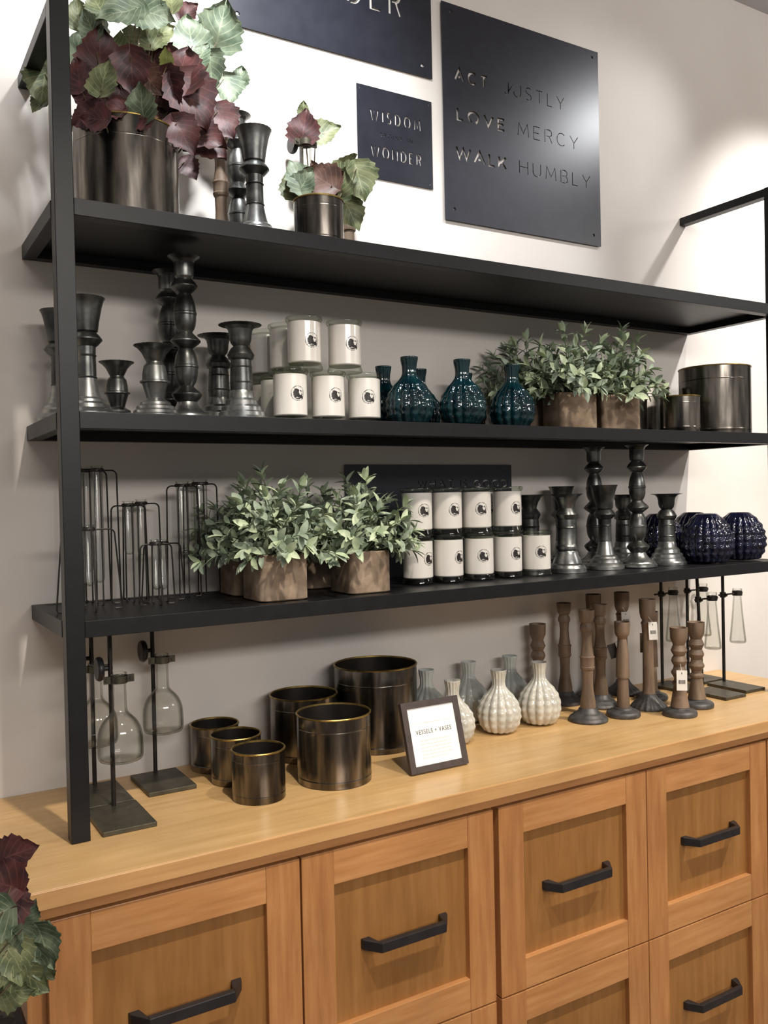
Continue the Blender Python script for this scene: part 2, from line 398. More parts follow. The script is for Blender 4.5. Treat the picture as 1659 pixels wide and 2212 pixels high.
# stencil letters: (relative width, strokes in a unit box); bowls stay open so no island falls out
GLYPH = {
 'A': (.92, [[(0, 0), (.5, 1), (1, 0)], [(.36, .30), (.64, .30)]]),
 'B': (.66, [[(0, 0), (0, 1)], [(.22, 1), (.55, 1)]+arc(.55, .765, .38, .235, 90, -90, 8)+[(.22, .53)], [(.60, .53)]+arc(.58, .265, .42, .265, 90, -90, 8)+[(.22, 0)]]),
 'C': (.80, [arc(.56, .5, .56, .5, 48, 312)]),
 'D': (.78, [[(0, 0), (0, 1)], [(.20, 1), (.42, 1)]+arc(.42, .5, .58, .5, 90, -90, 12)+[(.20, 0)]]),
 'E': (.58, [[(1, 1), (0, 1), (0, 0), (1, 0)], [(0, .51), (.85, .51)]]),
 'G': (.86, [arc(.55, .5, .55, .5, 52, 345)+[(1.0, .46), (.66, .46)]]),
 'H': (.78, [[(0, 0), (0, 1)], [(1, 0), (1, 1)], [(0, .52), (1, .52)]]),
 'I': (.0, [[(0, 0), (0, 1)]]),
 'J': (.42, [[(1, 1), (1, .30)]+arc(.5, .30, .5, .30, 0, -150, 8)]),
 'K': (.66, [[(0, 0), (0, 1)], [(1, 1), (.06, .42)], [(.34, .60), (1, 0)]]),
 'L': (.52, [[(0, 1), (0, 0), (1, 0)]]),
 'M': (1.0, [[(0, 0), (.10, 1), (.5, .22), (.90, 1), (1, 0)]]),
 'N': (.80, [[(0, 0), (0, 1), (1, 0), (1, 1)]]),
 'O': (.95, [arc(.5, .5, .5, .5, -66, 246, 20)]),
 'R': (.68, [[(0, 0), (0, 1)], [(.22, 1), (.60, 1)]+arc(.60, .75, .38, .25, 90, -90, 8)+[(.22, .50)], [(.58, .50), (1, 0)]]),
 'S': (.58, [arc(.5, .745, .46, .255, 40, 270, 12)+arc(.5, .245, .5, .245, 90, -140, 12)[1:]]),
 'T': (.68, [[(0, 1), (1, 1)], [(.5, 1), (.5, 0)]]),
 'U': (.74, [[(0, 1), (0, .36)]+arc(.5, .36, .5, .36, 180, 360, 12)+[(1, 1)]]),
 'V': (.86, [[(0, 1), (.5, 0), (1, 1)]]),
 'W': (1.25, [[(0, 1), (.24, 0), (.5, .95), (.76, 0), (1, 1)]]),
 'Y': (.80, [[(0, 1), (.5, .46), (1, 1)], [(.5, .50), (.5, 0)]]),
}
def stroke_cut(m, pts, th, y0, y1):
    """one pen stroke as a prism of constant width (mitred at its corners)"""
    P = [Vector((p[0], p[1])) for p in pts]; n = len(P); Lf = []; Rt = []
    for i in range(n):
        d0 = (P[i]-P[i-1]).normalized() if i else (P[1]-P[0]).normalized()
        d1 = (P[i+1]-P[i]).normalized() if i < n-1 else d0
        n0 = Vector((-d0.y, d0.x)); n1 = Vector((-d1.y, d1.x)); b = (n0+n1)
        b = b.normalized() if b.length > .2 else n0
        k_ = min(1/max(b.dot(n0), .25), 2.2)
        Lf.append(P[i]+b*(th/2*k_)); Rt.append(P[i]-b*(th/2*k_))
    for i in range(n-1):
        q = [Lf[i], Rt[i], Rt[i+1], Lf[i+1]]
        c = sum(q, Vector((0, 0)))/4
        q = [c+(p-c)*1.0005 for p in q]
        m[i % 2].add([(p.x, y0, p.y) for p in q]+[(p.x, y1, p.y) for p in q], [(0, 1, 2, 3), (7, 6, 5, 4), (0, 4, 5, 1), (1, 5, 6, 2), (2, 6, 7, 3), (3, 7, 4, 0)])
def plate(name, label, x0, x1, z0, z1, y, th, texts, holes, mat='sign_steel'):
    """flat steel plate, letters really cut through it; texts: (body, x left, x right, baseline z, cap height, stroke, gap ratio)"""
    t = thing(name, label, 'sign', (0, 0, 0))
    cuts = [[MB(), MB()] for _ in range(4)]     # strokes that touch each other go to different cutters
    for (body, xl, xr, zb, cap, st, gap, narrow) in texts:
        ws = [(GLYPH[c][0] if c != ' ' else .35) for c in body]
        g = gap; tot = sum(ws)+g*(len(body)-1); k_ = (xr-xl-st)/tot; xx = xl+st/2
        for c, w_ in zip(body, ws):
            if c != ' ':
                for j, sk in enumerate(GLYPH[c][1]):
                    stroke_cut(cuts[j], [(xx+p[0]*w_*k_, zb+st/2+p[1]*(cap-st)) for p in sk], st, -th*3, th*3)
            xx += (w_+g)*k_
    for (hx, hz, hr) in holes:
        n = 14; ring = [(hx+hr*cos(2*pi*k/n), hz+hr*sin(2*pi*k/n)) for k in range(n)]
        cuts[3][0].add([(p[0], -th*3, p[1]) for p in ring]+[(p[0], th*3, p[1]) for p in ring], [tuple(range(n)), tuple(range(2*n-1, n-1, -1))]+[(i, n+i, n+(i+1) % n, (i+1) % n) for i in range(n)])
    pl = MB().box(x0, x1, -th/2, th/2, z0, z1).build('plate', mat, t, smooth=False)
    cutters = [m.build('cutter', mat, t, smooth=False) for c in cuts for m in c if m.v]
    for co in cutters:
        bo = pl.modifiers.new('cut', 'BOOLEAN'); bo.operation = 'DIFFERENCE'; bo.solver = 'MANIFOLD'; bo.object = co
    bpy.context.view_layer.update()
    me = bpy.data.meshes.new_from_object(pl.evaluated_get(bpy.context.evaluated_depsgraph_get()))
    pl.modifiers.clear(); pl.data = me
    for co in cutters: bpy.data.objects.remove(co)
    for (hx, hz, hr) in holes:
        sc = MB().lathe([(0, 0), (hr*0.75, 0), (hr*0.75, 0.0025), (hr*0.4, 0.0034), (0, 0.0036)], 12)
        sc.v = [(p[0]+hx, -p[2]+(-y), p[1]+hz) for p in sc.v]
        sc.build('screw', 'screw_metal', t)
    t.location = (0, y, ZC)
    return t
plate('metal_sign', 'large black metal wall sign at the top, cut off by the photo edge', 0.402, 0.908, 1.497, 1.97, -0.004, 0.0015,
      [('DER', 0.684, 0.826, 1.616, 0.066, 0.0060, .62, 1)], [(0.427, 1.522, 0.005), (0.881, 1.523, 0.005)])
plate('metal_sign', 'small square black metal sign reading WISDOM BEGINS IN WONDER', 0.7045, 0.905, 1.2412, 1.4440, -0.0026, 0.0014,
      [('WISDOM', 0.738, 0.874, 1.369, 0.0275, 0.0033, .80, 1), ('BEGINS IN', 0.762, 0.850, 1.3375, 0.0085, 0.0011, .62, 1), ('WONDER', 0.738, 0.874, 1.289, 0.0270, 0.0033, .66, 1)],
      [(0.7125, 1.4350, 0.0018), (0.897, 1.4350, 0.0018), (0.897, 1.2500, 0.0018), (0.7125, 1.2500, 0.0018)])
plate('metal_sign', 'tall black metal wall sign reading ACT JUSTLY LOVE MERCY WALK HUMBLY', 0.936, 1.438, 1.1762, 1.6860, -0.006, 0.0018,
      [('ACT', 0.970, 1.070, 1.508, 0.032, 0.0058, .62, 1), ('JUSTLY', 1.120, 1.316, 1.508, 0.033, 0.0020, .55, 1),
       ('LOVE', 0.974, 1.121, 1.415, 0.032, 0.0058, .55, 1), ('MERCY', 1.160, 1.362, 1.415, 0.034, 0.0020, .50, 1),
       ('WALK', 0.969, 1.124, 1.322, 0.033, 0.0058, .42, 1), ('HUMBLY', 1.163, 1.403, 1.322, 0.034, 0.0020, .50, 1)],
      [(0.963, 1.668, 0.004), (1.417, 1.668, 0.004), (0.963, 1.204, 0.004), (1.412, 1.203, 0.004)])
plate('metal_sign', 'black metal sign reading WHAT IS GOOD behind candles on the lowest shelf', 0.6527, 1.1195, Z3+0.0005, 0.5985, -0.006, 0.0016,
      [('WHAT', 0.842, 0.944, 0.545, 0.019, 0.0022, .50, 1), ('IS', 0.964, 0.984, 0.545, 0.019, 0.0022, .60, 1), ('GOOD', 1.004, 1.108, 0.544, 0.0200, 0.0036, .40, 1)], [])

# ------------------------------------------------------------------ turned galvanised candlesticks
PA = [(0, 0), (.044, 0), (.0450, .002), (.0445, .007), (.041, .009), (.0395, .0125), (.0385, .0135), (.033, .017), (.026, .022), (.0205, .029), (.0175, .036)], \
     [(.0175, .036), (.019, .0375), (.0225, .041), (.0255, .0455), (.0270, .0490), (.0268, .0505), (.0225, .055), (.016, .060), (.0125, .064), (.0130, .066), (.0163, .071), (.0188, .078), (.0203, .087), (.0208, .0965), (.0220, .0980), (.0220, .1010), (.0208, .1025), (.0200, .110), (.0186, .118), (.0162, .125), (.0135, .130), (.0120, .132), (.0165, .1355), (.0225, .140), (.0268, .1445), (.0266, .1462), (.0225, .151), (.016, .157), (.0125, .161), (.0130, .163), (.0158, .167), (.0182, .1735), (.0196, .182), (.0199, .191), (.0210, .1930), (.0210, .1960), (.0198, .1975), (.0192, .206), (.0177, .2135), (.0154, .221), (.0127, .227), (.0115, .230), (.0165, .2335), (.0215, .238), (.0240, .2420), (.0238, .2440), (.0200, .250), (.0135, .257)], \
     [(.0135, .257), (.0165, .261), (.0176, .268), (.0174, .280), (.0180, .286), (.0210, .2910), (.0265, .2948), (.0285, .2965), (.018, .2905), (.0145, .285), (.0145, .27), (0, .27)]
PB = [(0, 0), (.0465, 0), (.0465, .006), (.043, .010), (.042, .0165), (.038, .019), (.037, .026), (.031, .030), (.0295, .038), (.0235, .043), (.0225, .052), (.0205, .057)], \
     [(.0205, .057), (.0205, .070), (.0215, .0715), (.0205, .073), (.0195, .098), (.0205, .0995), (.0195, .101), (.0185, .112), (.0225, .115), (.0245, .122), (.0235, .124), (.0185, .133), (.013, .138)], \
     [(.013, .138), (.0175, .143), (.0198, .150), (.0205, .160), (.0225, .168), (.028, .1735), (.0385, .1758), (.0392, .1766), (.027, .1745), (.0195, .168), (.0175, .15), (0, .148)]
PC = [(0, 0), (.0445, 0), (.0445, .008), (.041, .012), (.036, .016), (.034, .022), (.030, .026), (.0285, .030), (.0225, .034), (.0195, .045), (.0165, .060), (.0155, .066)], \
     [(.0155, .066), (.017, .0675), (.0155, .069), (.015, .102), (.0165, .104), (.015, .106), (.0155, .119), (.019, .1215), (.0230, .126), (.0265, .1300), (.0262, .1318), (.0225, .137), (.0165, .143)], \
     [(.0165, .143), (.0195, .1445), (.0215, .160), (.0265, .185), (.0295, .195), (.0315, .199), (.0320, .2005), (.029, .198), (.020, .160), (0, .158)]
PD = [(0, 0), (.043, 0), (.043, .004), (.038, .007), (.037, .0115), (.0325, .0145), (.0315, .019), (.026, .022), (.025, .026), (.018, .030), (.0145, .0325)], \
     [(.0145, .0325), (.0145, .035), (.019, .050), (.0215, .058), (.025, .0595), (.025, .062), (.0212, .064), (.0205, .075), (.018, .088), (.0145, .092), (.0135, .095)], \
     [(.0135, .095), (.016, .100), (.021, .110), (.028, .118), (.0335, .1215), (.0342, .1228), (.026, .118), (.014, .102), (0, .10)]
PE = [(0, 0), (.0435, 0), (.0435, .010), (.041, .013), (.039, .018), (.033, .021), (.031, .030), (.026, .040), (.0245, .048)], \
     [(.0245, .048), (.0235, .050), (.0255, .054), (.0255, .060), (.0235, .063), (.0225, .067), (.0225, .101), (.0240, .1035), (.0225, .106), (.0215, .122), (.024, .126), (.0265, .1335), (.025, .1365), (.021, .143), (.017, .148)], \
     [(.017, .148), (.0178, .152), (.0215, .163), (.028, .174), (.0365, .1800), (.0375, .1812), (.028, .1765), (.018, .160), (0, .158)]
def rim_mod(zt):
    def f(a, z, r, k):
        return r*(1.0+(0.018 if k % 2 else -0.012)) if abs(z-zt) < 1e-6 else r
    return f
def candlestick(P, mats=('galvanised_bright', 'galvanised', 'galvanised')):
    def mk():
        t = thing('metal_candlestick', '', 'candlestick')
        zt = max(p[1] for p in P[2])
        for nm, pr, mt in zip(('base', 'stem', 'candle_cup'), P, mats):
            MB().lathe(pr, 48, rim_mod(zt) if nm == 'candle_cup' else None).build(nm, mt, t, ang=24)
        return t
    return mk
MK = {'A': candlestick(PA), 'B': candlestick(PB), 'C': candlestick(PC), 'D': candlestick(PD), 'E': candlestick(PE)}
for ty, x, y, z, sc, lab in [
    ('A', 0.401, -0.0490, Z1, 1.0, 'tall beaded metal candlestick on the top shelf, half hidden behind the cup-topped one'),
    ('C', 0.372, -0.200, Z1, 1.03, 'grey metal candlestick with deep flared cup at front of the top shelf'),
    ('C', 0.0455, -0.080, Z2, 0.985, 'cup-topped metal candlestick on the middle shelf, left of the black post'),
    ('C', 0.067, -0.188, Z2, 1.0, 'deep-cupped metal candlestick just right of the black post, middle shelf'),
    ('D', 0.139, -0.100, Z2, 0.90, 'small dark metal candlestick behind, between deep-cupped and short ones'),
    ('D', 0.171, -0.224, Z2, 1.0, 'short shiny metal candlestick with scalloped dish, front of the middle shelf'),
    ('A', 0.2465, -0.164, Z2, 1.0, 'tallest beaded metal candlestick of the middle shelf, standing in front'),
    ('A', 0.246, -0.070, Z2, 0.985, 'dark tall metal candlestick in shadow behind the tallest beaded one'),
    ('B', 0.339, -0.080, Z2, 1.0, 'dark wide-rimmed metal candlestick behind, left of the white candles'),
    ('B', 0.339, -0.195, Z2, 1.0, 'wide-rimmed metal candlestick standing directly left of the stacked white candles'),
    ('E', 1.130, -0.060, Z3, 1.0, 'metal candlestick peeking out behind the rightmost white candle, lowest shelf'),
    ('E', 1.1425, -0.1755, Z3, 1.0, 'thick-stemmed metal candlestick directly right of the white candles, lowest shelf'),
    ('C', 1.232, -0.062, Z3, 1.0, 'cupped metal candlestick in shadow behind the thick-stemmed one'),
    ('C', 1.268, -0.1715, Z3, 1.0, 'deep-cupped metal candlestick standing in front of a taller beaded one'),
    ('A', 1.318, -0.088, Z3, 1.0, 'tall beaded metal candlestick on lowest shelf, its lower half hidden by a cup'),
    ('A', 1.362, -0.188, Z3, 1.0, 'tall beaded metal candlestick fully in view on the lowest shelf'),
    ('B', 1.412, -0.094, Z3, 1.0, 'wide-rimmed metal candlestick hidden behind the tall one, lowest shelf'),
    ('B', 1.468, -0.185, Z3, 1.0, 'wide-rimmed metal candlestick standing before the navy vases')]:
    put('cs'+ty, MK[ty], lab, (x, y, z), random.Random(lab).uniform(0, 6), sc, 'galvanised candlesticks')

# ------------------------------------------------------------------ wooden candlesticks with iron feet
def top_in(r, z): return [(r*0.82, z-0.0008), (r*0.66, z-0.012), (0, z-0.012)]
WB = [(0, .030), (.0180, .030), (.0178, .040), (.0130, .0725), (.0123, .087), (.0133, .1165), (.0150, .1180), (.0168, .1225), (.0168, .1245), (.0156, .1260), (.0158, .133), (.0163, .1440), (.0172, .1460), (.0172, .1480), (.0150, .1500), (.0120, .170), (.0112, .188), (.0125, .205), (.0152, .2095), (.0155, .2140), (.0148, .2190), (.0122, .2235), (.0118, .2260), (.0145, .2290), (.0168, .236), (.0175, .244), (.0185, .256)]+top_in(.0185, .256)
WT = [(0, .020), (.0148, .020), (.0124, .0895), (.0154, .0905), (.0158, .092), (.016, .096), (.0145, .144), (.0105, .174), (.0095, .181), (.0110, .1845), (.0140, .1880), (.0168, .194), (.0172, .199), (.0178, .204), (.018, .2216)]+top_in(.018, .2216)
WF = [(0, .036), (.0155, .0365), (.0142, .044), (.0135, .064), (.0125, .17), (.0145, .203), (.0160, .2055), (.0158, .2085), (.0132, .2115), (.0130, .2140), (.0160, .2190), (.0182, .228), (.0190, .238), (.0195, .251), (.0195, .265)]+top_in(.0195, .265)
WK = [(0, .020), (.0215, .020), (.017, .0465), (.0135, .069), (.0165, .0735), (.0165, .078), (.012, .0825), (.0125, .0885), (.018, .0975), (.0188, .1005), (.0175, .104), (.0140, .1095), (.0125, .1155), (.0165, .123), (.0183, .128), (.0160, .135), (.0125, .140), (.0165, .147), (.0187, .152), (.016, .159), (.0135, .165), (.0155, .171), (.0195, .180), (.0202, .1965), (.0205, .206)]+top_in(.0205, .206)
FB = [(0, 0), (.045, 0), (.0455, .004), (.043, .008), (.041, .010), (.036, .0125), (.034, .016), (.030, .018), (.024, .022), (.021, .028), (.018, .0305), (0, .0305)]
FD = [(0, 0), (.0385, 0), (.0395, .003), (.0392, .008), (.037, .0115), (.033, .0135), (.022, .0165), (.020, .0205), (0, .0205)]
FF = [(0, 0), (.0415, 0), (.0425, .003), (.041, .008), (.034, .015), (.025, .022), (.019, .030), (.0165, .0365), (0, .0365)]
def flute(a, z, r, k): return r*(1+0.035*cos(18*a)) if r > 0.02 else r
def woodstick(stem, foot, mod=None):
    def mk():
        t = thing('wooden_candlestick', '', 'candlestick')
        MB().lathe(foot, 72, mod).build('base', 'iron_base', t)
        MB().lathe(stem, 40).build('stem', 'stained_wood', t, ang=22)
        return t
    return mk
WM = {'B': woodstick(WB, FB), 'T': woodstick(WT, FD), 'F': woodstick(WF, FF, flute), 'K': woodstick(WK, FD)}
WS = {}
for key, ty, x, y, z, sc, lab in [
    ('ws', 'B', 0.340, -0.113, Z1, 0.90, 'wooden candlestick on the top shelf under the burgundy leaves'),
    ('wt', 'T', 0.633, -0.080, Z1, 1.0, 'wooden candlestick behind the small planted bucket, top shelf'),
    ('w1', 'K', 1.160, -0.0465, 0, 1.0, 'short dark wooden candlestick on countertop, behind the rightmost white vase'),
    ('w2', 'B', 1.246, -0.048, 0, 0.98, 'tall wooden candlestick against the wall, leftmost of the tall ones'),
    ('w3', 'B', 1.1674, -0.2087, 0, 1.0, 'tall turned wooden candlestick in front, next to the white vases'),
    ('w4', 'B', 1.291, -0.126, 0, 0.98, 'turned wooden candlestick half hidden behind the front turned one'),
    ('w5', 'F', 1.3475, -0.0475, 0, 1.0, 'darkest wooden candlestick at the back, tallest above its neighbours'),
    ('w6', 'F', 1.4360, -0.060, 0, 1.0, 'wooden candlestick with small white tag and ribbed foot, back row'),
    ('w7', 'T', 1.2627, -0.2263, 0, 1.0, 'tapered wooden candlestick with a black swing tag, front row'),
    ('w8', 'F', 1.3674, -0.2088, 0, 1.0, 'tall wooden candlestick with white price tag and fluted foot'),
    ('w9', 'T', 1.448, -0.146, 0, 1.0, 'wooden candlestick hidden behind the one with the fluted foot'),
    ('w10', 'K', 1.3734, -0.2974, 0, 1.0, 'bulbous wooden candlestick with large white price tag, nearest the edge'),
    ('w11', 'K', 1.4724, -0.2652, 0, 1.0, 'bulbous untagged wooden candlestick right behind the price-tagged one')]:
    WS[key] = put('wd'+ty, WM[ty], lab, (x, y, z), random.Random(lab).uniform(0, 6), sc, 'wooden candlesticks with iron feet')

def swing_tag(owner, du, wd_, ht, z, rr, mat, az, tilt=0.0, code=True):
    """card hanging against a candlestick; az = compass of its outward face in world"""
    c, s = cos(az), sin(az)
    side = Vector((-s, c, 0)); out = Vector((c, s, 0)); up = Vector((0, 0, 1))
    s2 = side*cos(tilt)+up*sin(tilt); u2 = -side*sin(tilt)+up*cos(tilt)
    ctr = out*rr+side*du+up*z
    def quad(a0, a1, b0, b1, o0, o1):
        vs_ = []
        for o_ in (o0, o1):
            for (a, b) in ((a0, b0), (a1, b0), (a1, b1), (a0, b1)): vs_.append(ctr+s2*a+u2*b+out*o_)
        return vs_, [(0, 3, 2, 1), (4, 5, 6, 7), (0, 1, 5, 4), (1, 2, 6, 5), (2, 3, 7, 6), (3, 0, 4, 7)]
    inv = (Matrix.Rotation(-owner.rotation_euler.z, 4, 'Z'))
    m = MB(); m.add(*quad(-wd_/2, wd_/2, -ht/2, ht/2, 0, 0.0006))
    m.tube([ctr+u2*(ht/2-0.001), out*(rr*0.85)+up*(z+ht*0.5+0.012), -out*(rr*0.3)+up*(z+ht*0.5+0.018)], 0.0004, 5)
    m.v = [tuple(inv @ Vector(p)) for p in m.v]
    tg = m.build('price_tag', mat, owner, smooth=False)
    if code:
        k = MB()
        x = -wd_*0.32
        rng = random.Random(5)
        while x < wd_*0.32:
            b = rng.choice((0.0003, 0.0005, 0.0008)); k.add(*quad(x, x+b, -ht*0.17, ht*0.03, 0.0007, 0.0009)); x += b+rng.choice((0.0003, 0.0005, 0.0006))
        k.add(*quad(-0.0009, 0.0009, ht*0.33, ht*0.38, 0.0007, 0.0009)); k.add(*quad(-0.0004, 0.0004, ht*0.30, ht*0.41, 0.0007, 0.0009))
        k.v = [tuple(inv @ Vector(p)) for p in k.v]
        k.build('barcode', 'grey_ink', tg, smooth=False)
FACE = -pi/2-0.72
swing_tag(WS['w10'], 0.002, 0.0235, 0.047, 0.086, 0.024, 'card_white', FACE)
swing_tag(WS['w8'], 0.010, 0.020, 0.043, 0.191, 0.0215, 'card_white', FACE, 0.05)
swing_tag(WS['w6'], 0.008, 0.022, 0.040, 0.196, 0.022, 'card_white', FACE, 0.03)
swing_tag(WS['w7'], -0.020, 0.020, 0.034, 0.150, -0.012, 'black_card', FACE, 0.30, False)
swing_tag(WS['w8'], 0.014, 0.018, 0.056, 0.125, -0.014, 'brown_card', FACE, 0.08, False)
swing_tag(WS['w9'], -0.016, 0.020, 0.050, 0.140, -0.012, 'brown_card', FACE, 0.0, False)

# ------------------------------------------------------------------ dark metal buckets with brass edge
def bucket(r, h):
    def mk():
        t = thing('metal_bucket', '', 'bucket')
        MB().lathe([(0, 0), (r*0.985, 0), (r, .0012), (r, .010), (r*1.006, .0108), (r*1.006, .0122), (r, .013), (r, .0145), (r, h*0.80-.0012), (r, h*0.80), (r*1.003, h*0.80+.0006), (r, h*0.80+.0012), (r, h*0.80+.0024), (r, h-.004), (r, h-.002)], 64).build('body', 'patina', t)
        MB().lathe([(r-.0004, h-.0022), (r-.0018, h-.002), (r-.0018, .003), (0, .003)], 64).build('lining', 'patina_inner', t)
        MB().lathe([(r-.0019, h-.0024), (r+.0012, h-.0024), (r+.0016, h-.0006), (r+.0004, h+.0008), (r-.0016, h+.0004), (r-.0019, h-.0024)], 64).build('rim', 'brass_edge', t)
        return t
    return mk
BK = {'S': bucket(.0468, .0875), 'M': bucket(.0690, .1265), 'L': bucket(.0880, .1720)}
BKT = {}
for key, ty, x, y, z, lab in [
    ('b1', 'S', 0.3245, -0.049, 0, 'small dark bucket at the back, against the wall on the countertop'),
    ('b2', 'S', 0.3300, -0.147, 0, 'small dark bucket in the middle of the row of three on countertop'),
    ('b3', 'S', 0.3277, -0.2600, 0, 'small dark bucket nearest the counter edge'),
    ('b4', 'M', 0.5080, -0.0730, 0, 'medium dark bucket at the wall behind another of its size'),
    ('b5', 'M', 0.4850, -0.2480, 0, 'medium dark bucket in front, beside the small framed card'),
    ('b6', 'L', 0.6700, -0.0905, 0, 'largest dark bucket on the countertop, left of the grey vases'),
    ('k1', 'S', 1.385, -0.140, Z2, 'small dark bucket mostly hidden behind the right square pot'),
    ('k2', 'M', 1.505, -0.0775, Z2, 'medium dark bucket at the back of the middle shelf, right of the plants'),
    ('k3', 'S', 1.460, -0.238, Z2, 'small brass-rimmed bucket at front of the middle shelf'),
    ('k4', 'L', 1.640, -0.198, Z2, 'largest dark bucket at the right end of the middle shelf'),
    ('B1', 'L', 0.1500, -0.160, Z1, 'large shiny dark bucket holding the big leafy plant, top shelf'),
    ('B2', 'S', 0.491, -0.222, Z1, 'small dark bucket holding a few leaves, top shelf')]:
    BKT[key] = put('bk'+ty, BK[ty], lab, (x, y, z), random.Random(lab).uniform(0, 6), 1.0, 'dark metal buckets')

# ------------------------------------------------------------------ ribbed vases
VP = [(0, 0), (.026, 0), (.033, .004), (.041, .015), (.0455, .028), (.0470, .040), (.0455, .054), (.0400, .069), (.0310, .082), (.0215, .092), (.0160, .099), (.0142, .105), (.0138, .112), (.0147, .122), (.0165, .131), (.0182, .1370), (.0176, .1382), (.0155, .137), (.0125, .125), (.0110, .10), (0, .095)]
def dense(P, n=6):
    out = []
    for a, b in zip(P[:-1], P[1:]):
        m = n if (b[1]-a[1]) > .006 else 1
        for i in range(m): out.append((a[0]+(b[0]-a[0])*i/m, a[1]+(b[1]-a[1])*i/m))
    return out+[P[-1]]
def smoothp(P, it=2):
    for _ in range(it):
        q = [P[0]]
        for i in range(1, len(P)-1): q.append(((P[i-1][0]+2*P[i][0]+P[i+1][0])/4, (P[i-1][1]+2*P[i][1]+P[i+1][1])/4))
        P = q+[P[-1]]
    return P
def vmod(n, amp, zt, bump):
    def f(a, z, r, k):
        k_ = min(1, max(0, (r-.0135)/.028)); e = abs(cos(n*a/2))
        return r+(amp*k_*(e-.6)+.0005*(1-k_)*cos(2*n*a/2)*(1 if z < zt else 0)+bump*k_*sin(2*pi*z/.0155)*e)
    return f
def vase(mat):
    def mk():
        t = thing('ribbed_vase', '', 'vase')
        i = max(range(len(VP)), key=lambda j: VP[j][1])
        MB().lathe(smoothp(dense(VP[:i+1]), 2), 112, vmod(14, .0052, .134, .0009)).build('body', mat, t, ang=70)
        MB().lathe(VP[i:], 48).build('neck_lining', mat, t, ang=70)
        return t
    return mk
for ty, x, y, z, sc, lab in [
    ('grey', 0.813, -0.070, 0, 1.0, 'pale blue-grey ribbed vase between the large bucket and the framed card'),
    ('white', 0.806, -0.180, 0, 0.97, 'white ribbed vase partly hidden behind the framed card'),
    ('grey', 0.945, -0.050, 0, 1.0, 'blue-grey ribbed vase by the wall, second of the back row'),
    ('white', 0.9399, -0.1680, 0, 1.0, 'white ribbed vase fully in view, left of the rightmost one'),
    ('grey', 1.068, -0.050, 0, 1.0, 'pale ribbed vase by the wall in shade, behind the rightmost vase'),
    ('white', 1.0600, -0.1640, 0, 1.02, 'rightmost white ribbed vase, beside the wooden candlesticks')]:
    put('v'+ty, vase(ty+'_glaze'), lab, (x, y, z), random.Random(lab).uniform(0, 6), sc, 'pale ribbed vases')
for x, y, sc, lab in [
    (0.693, -0.111, 0.97, 'teal ribbed vase half hidden behind the bottom right candle'),
    (0.691, -0.215, 1.0, 'teal ribbed vase right next to the stacked candles'),
    (0.803, -0.080, 1.0, 'teal ribbed vase peeking out behind the one next to the candles'),
    (0.811, -0.230, 1.0, 'teal ribbed vase in the middle, standing clear in front'),
    (0.925, -0.085, 0.98, 'teal ribbed vase in the shade behind the middle one'),
    (0.967, -0.200, 1.02, 'rightmost teal ribbed vase, in front of the dark leaves')]:
    put('vteal', vase('teal_glaze'), lab, (x, y, Z2), random.Random(lab).uniform(0, 6), sc, 'teal ribbed vases')
NP = [(0, 0), (.042, 0), (.050, .004), (.059, .017), (.0655, .038), (.0665, .055), (.063, .078), (.054, .100), (.041, .117), (.031, .1265), (.0265, .1300), (.0245, .1305), (.023, .125), (.030, .105), (0, .08)]
def navy():
    t = thing('round_vase', '', 'vase')
    i = 10
    def nm(a, z, r, k):
        k_ = min(1, max(0, (r-.025)/.03)); e = abs(cos(20*a/2))
        return r+k_*(.0045*(e-.6)+.0016*sin(2*pi*z/.0185)*e)
    MB().lathe(smoothp(dense(NP[:i+1], 10), 2), 160, nm).build('body', 'navy_glaze', t, ang=70)
    MB().lathe(NP[i:], 48).build('neck_lining', 'navy_glaze', t, ang=70)
    return t
for x, y, lab in [
    (1.572, -0.222, 'round navy ribbed vase at the front, left of the end one'),
    (1.7030, -0.219, 'round navy ribbed vase at the right end of the lowest shelf'),
    (1.548, -0.088, 'round navy ribbed vase behind the wide-rimmed candlestick'),
    (1.693, -0.080, 'round navy ribbed vase at the back, mostly hidden by the front ones')]:
    put('vnavy', navy, lab, (x, y, Z3), random.Random(lab).uniform(0, 6), 0.95, 'navy ribbed vases')

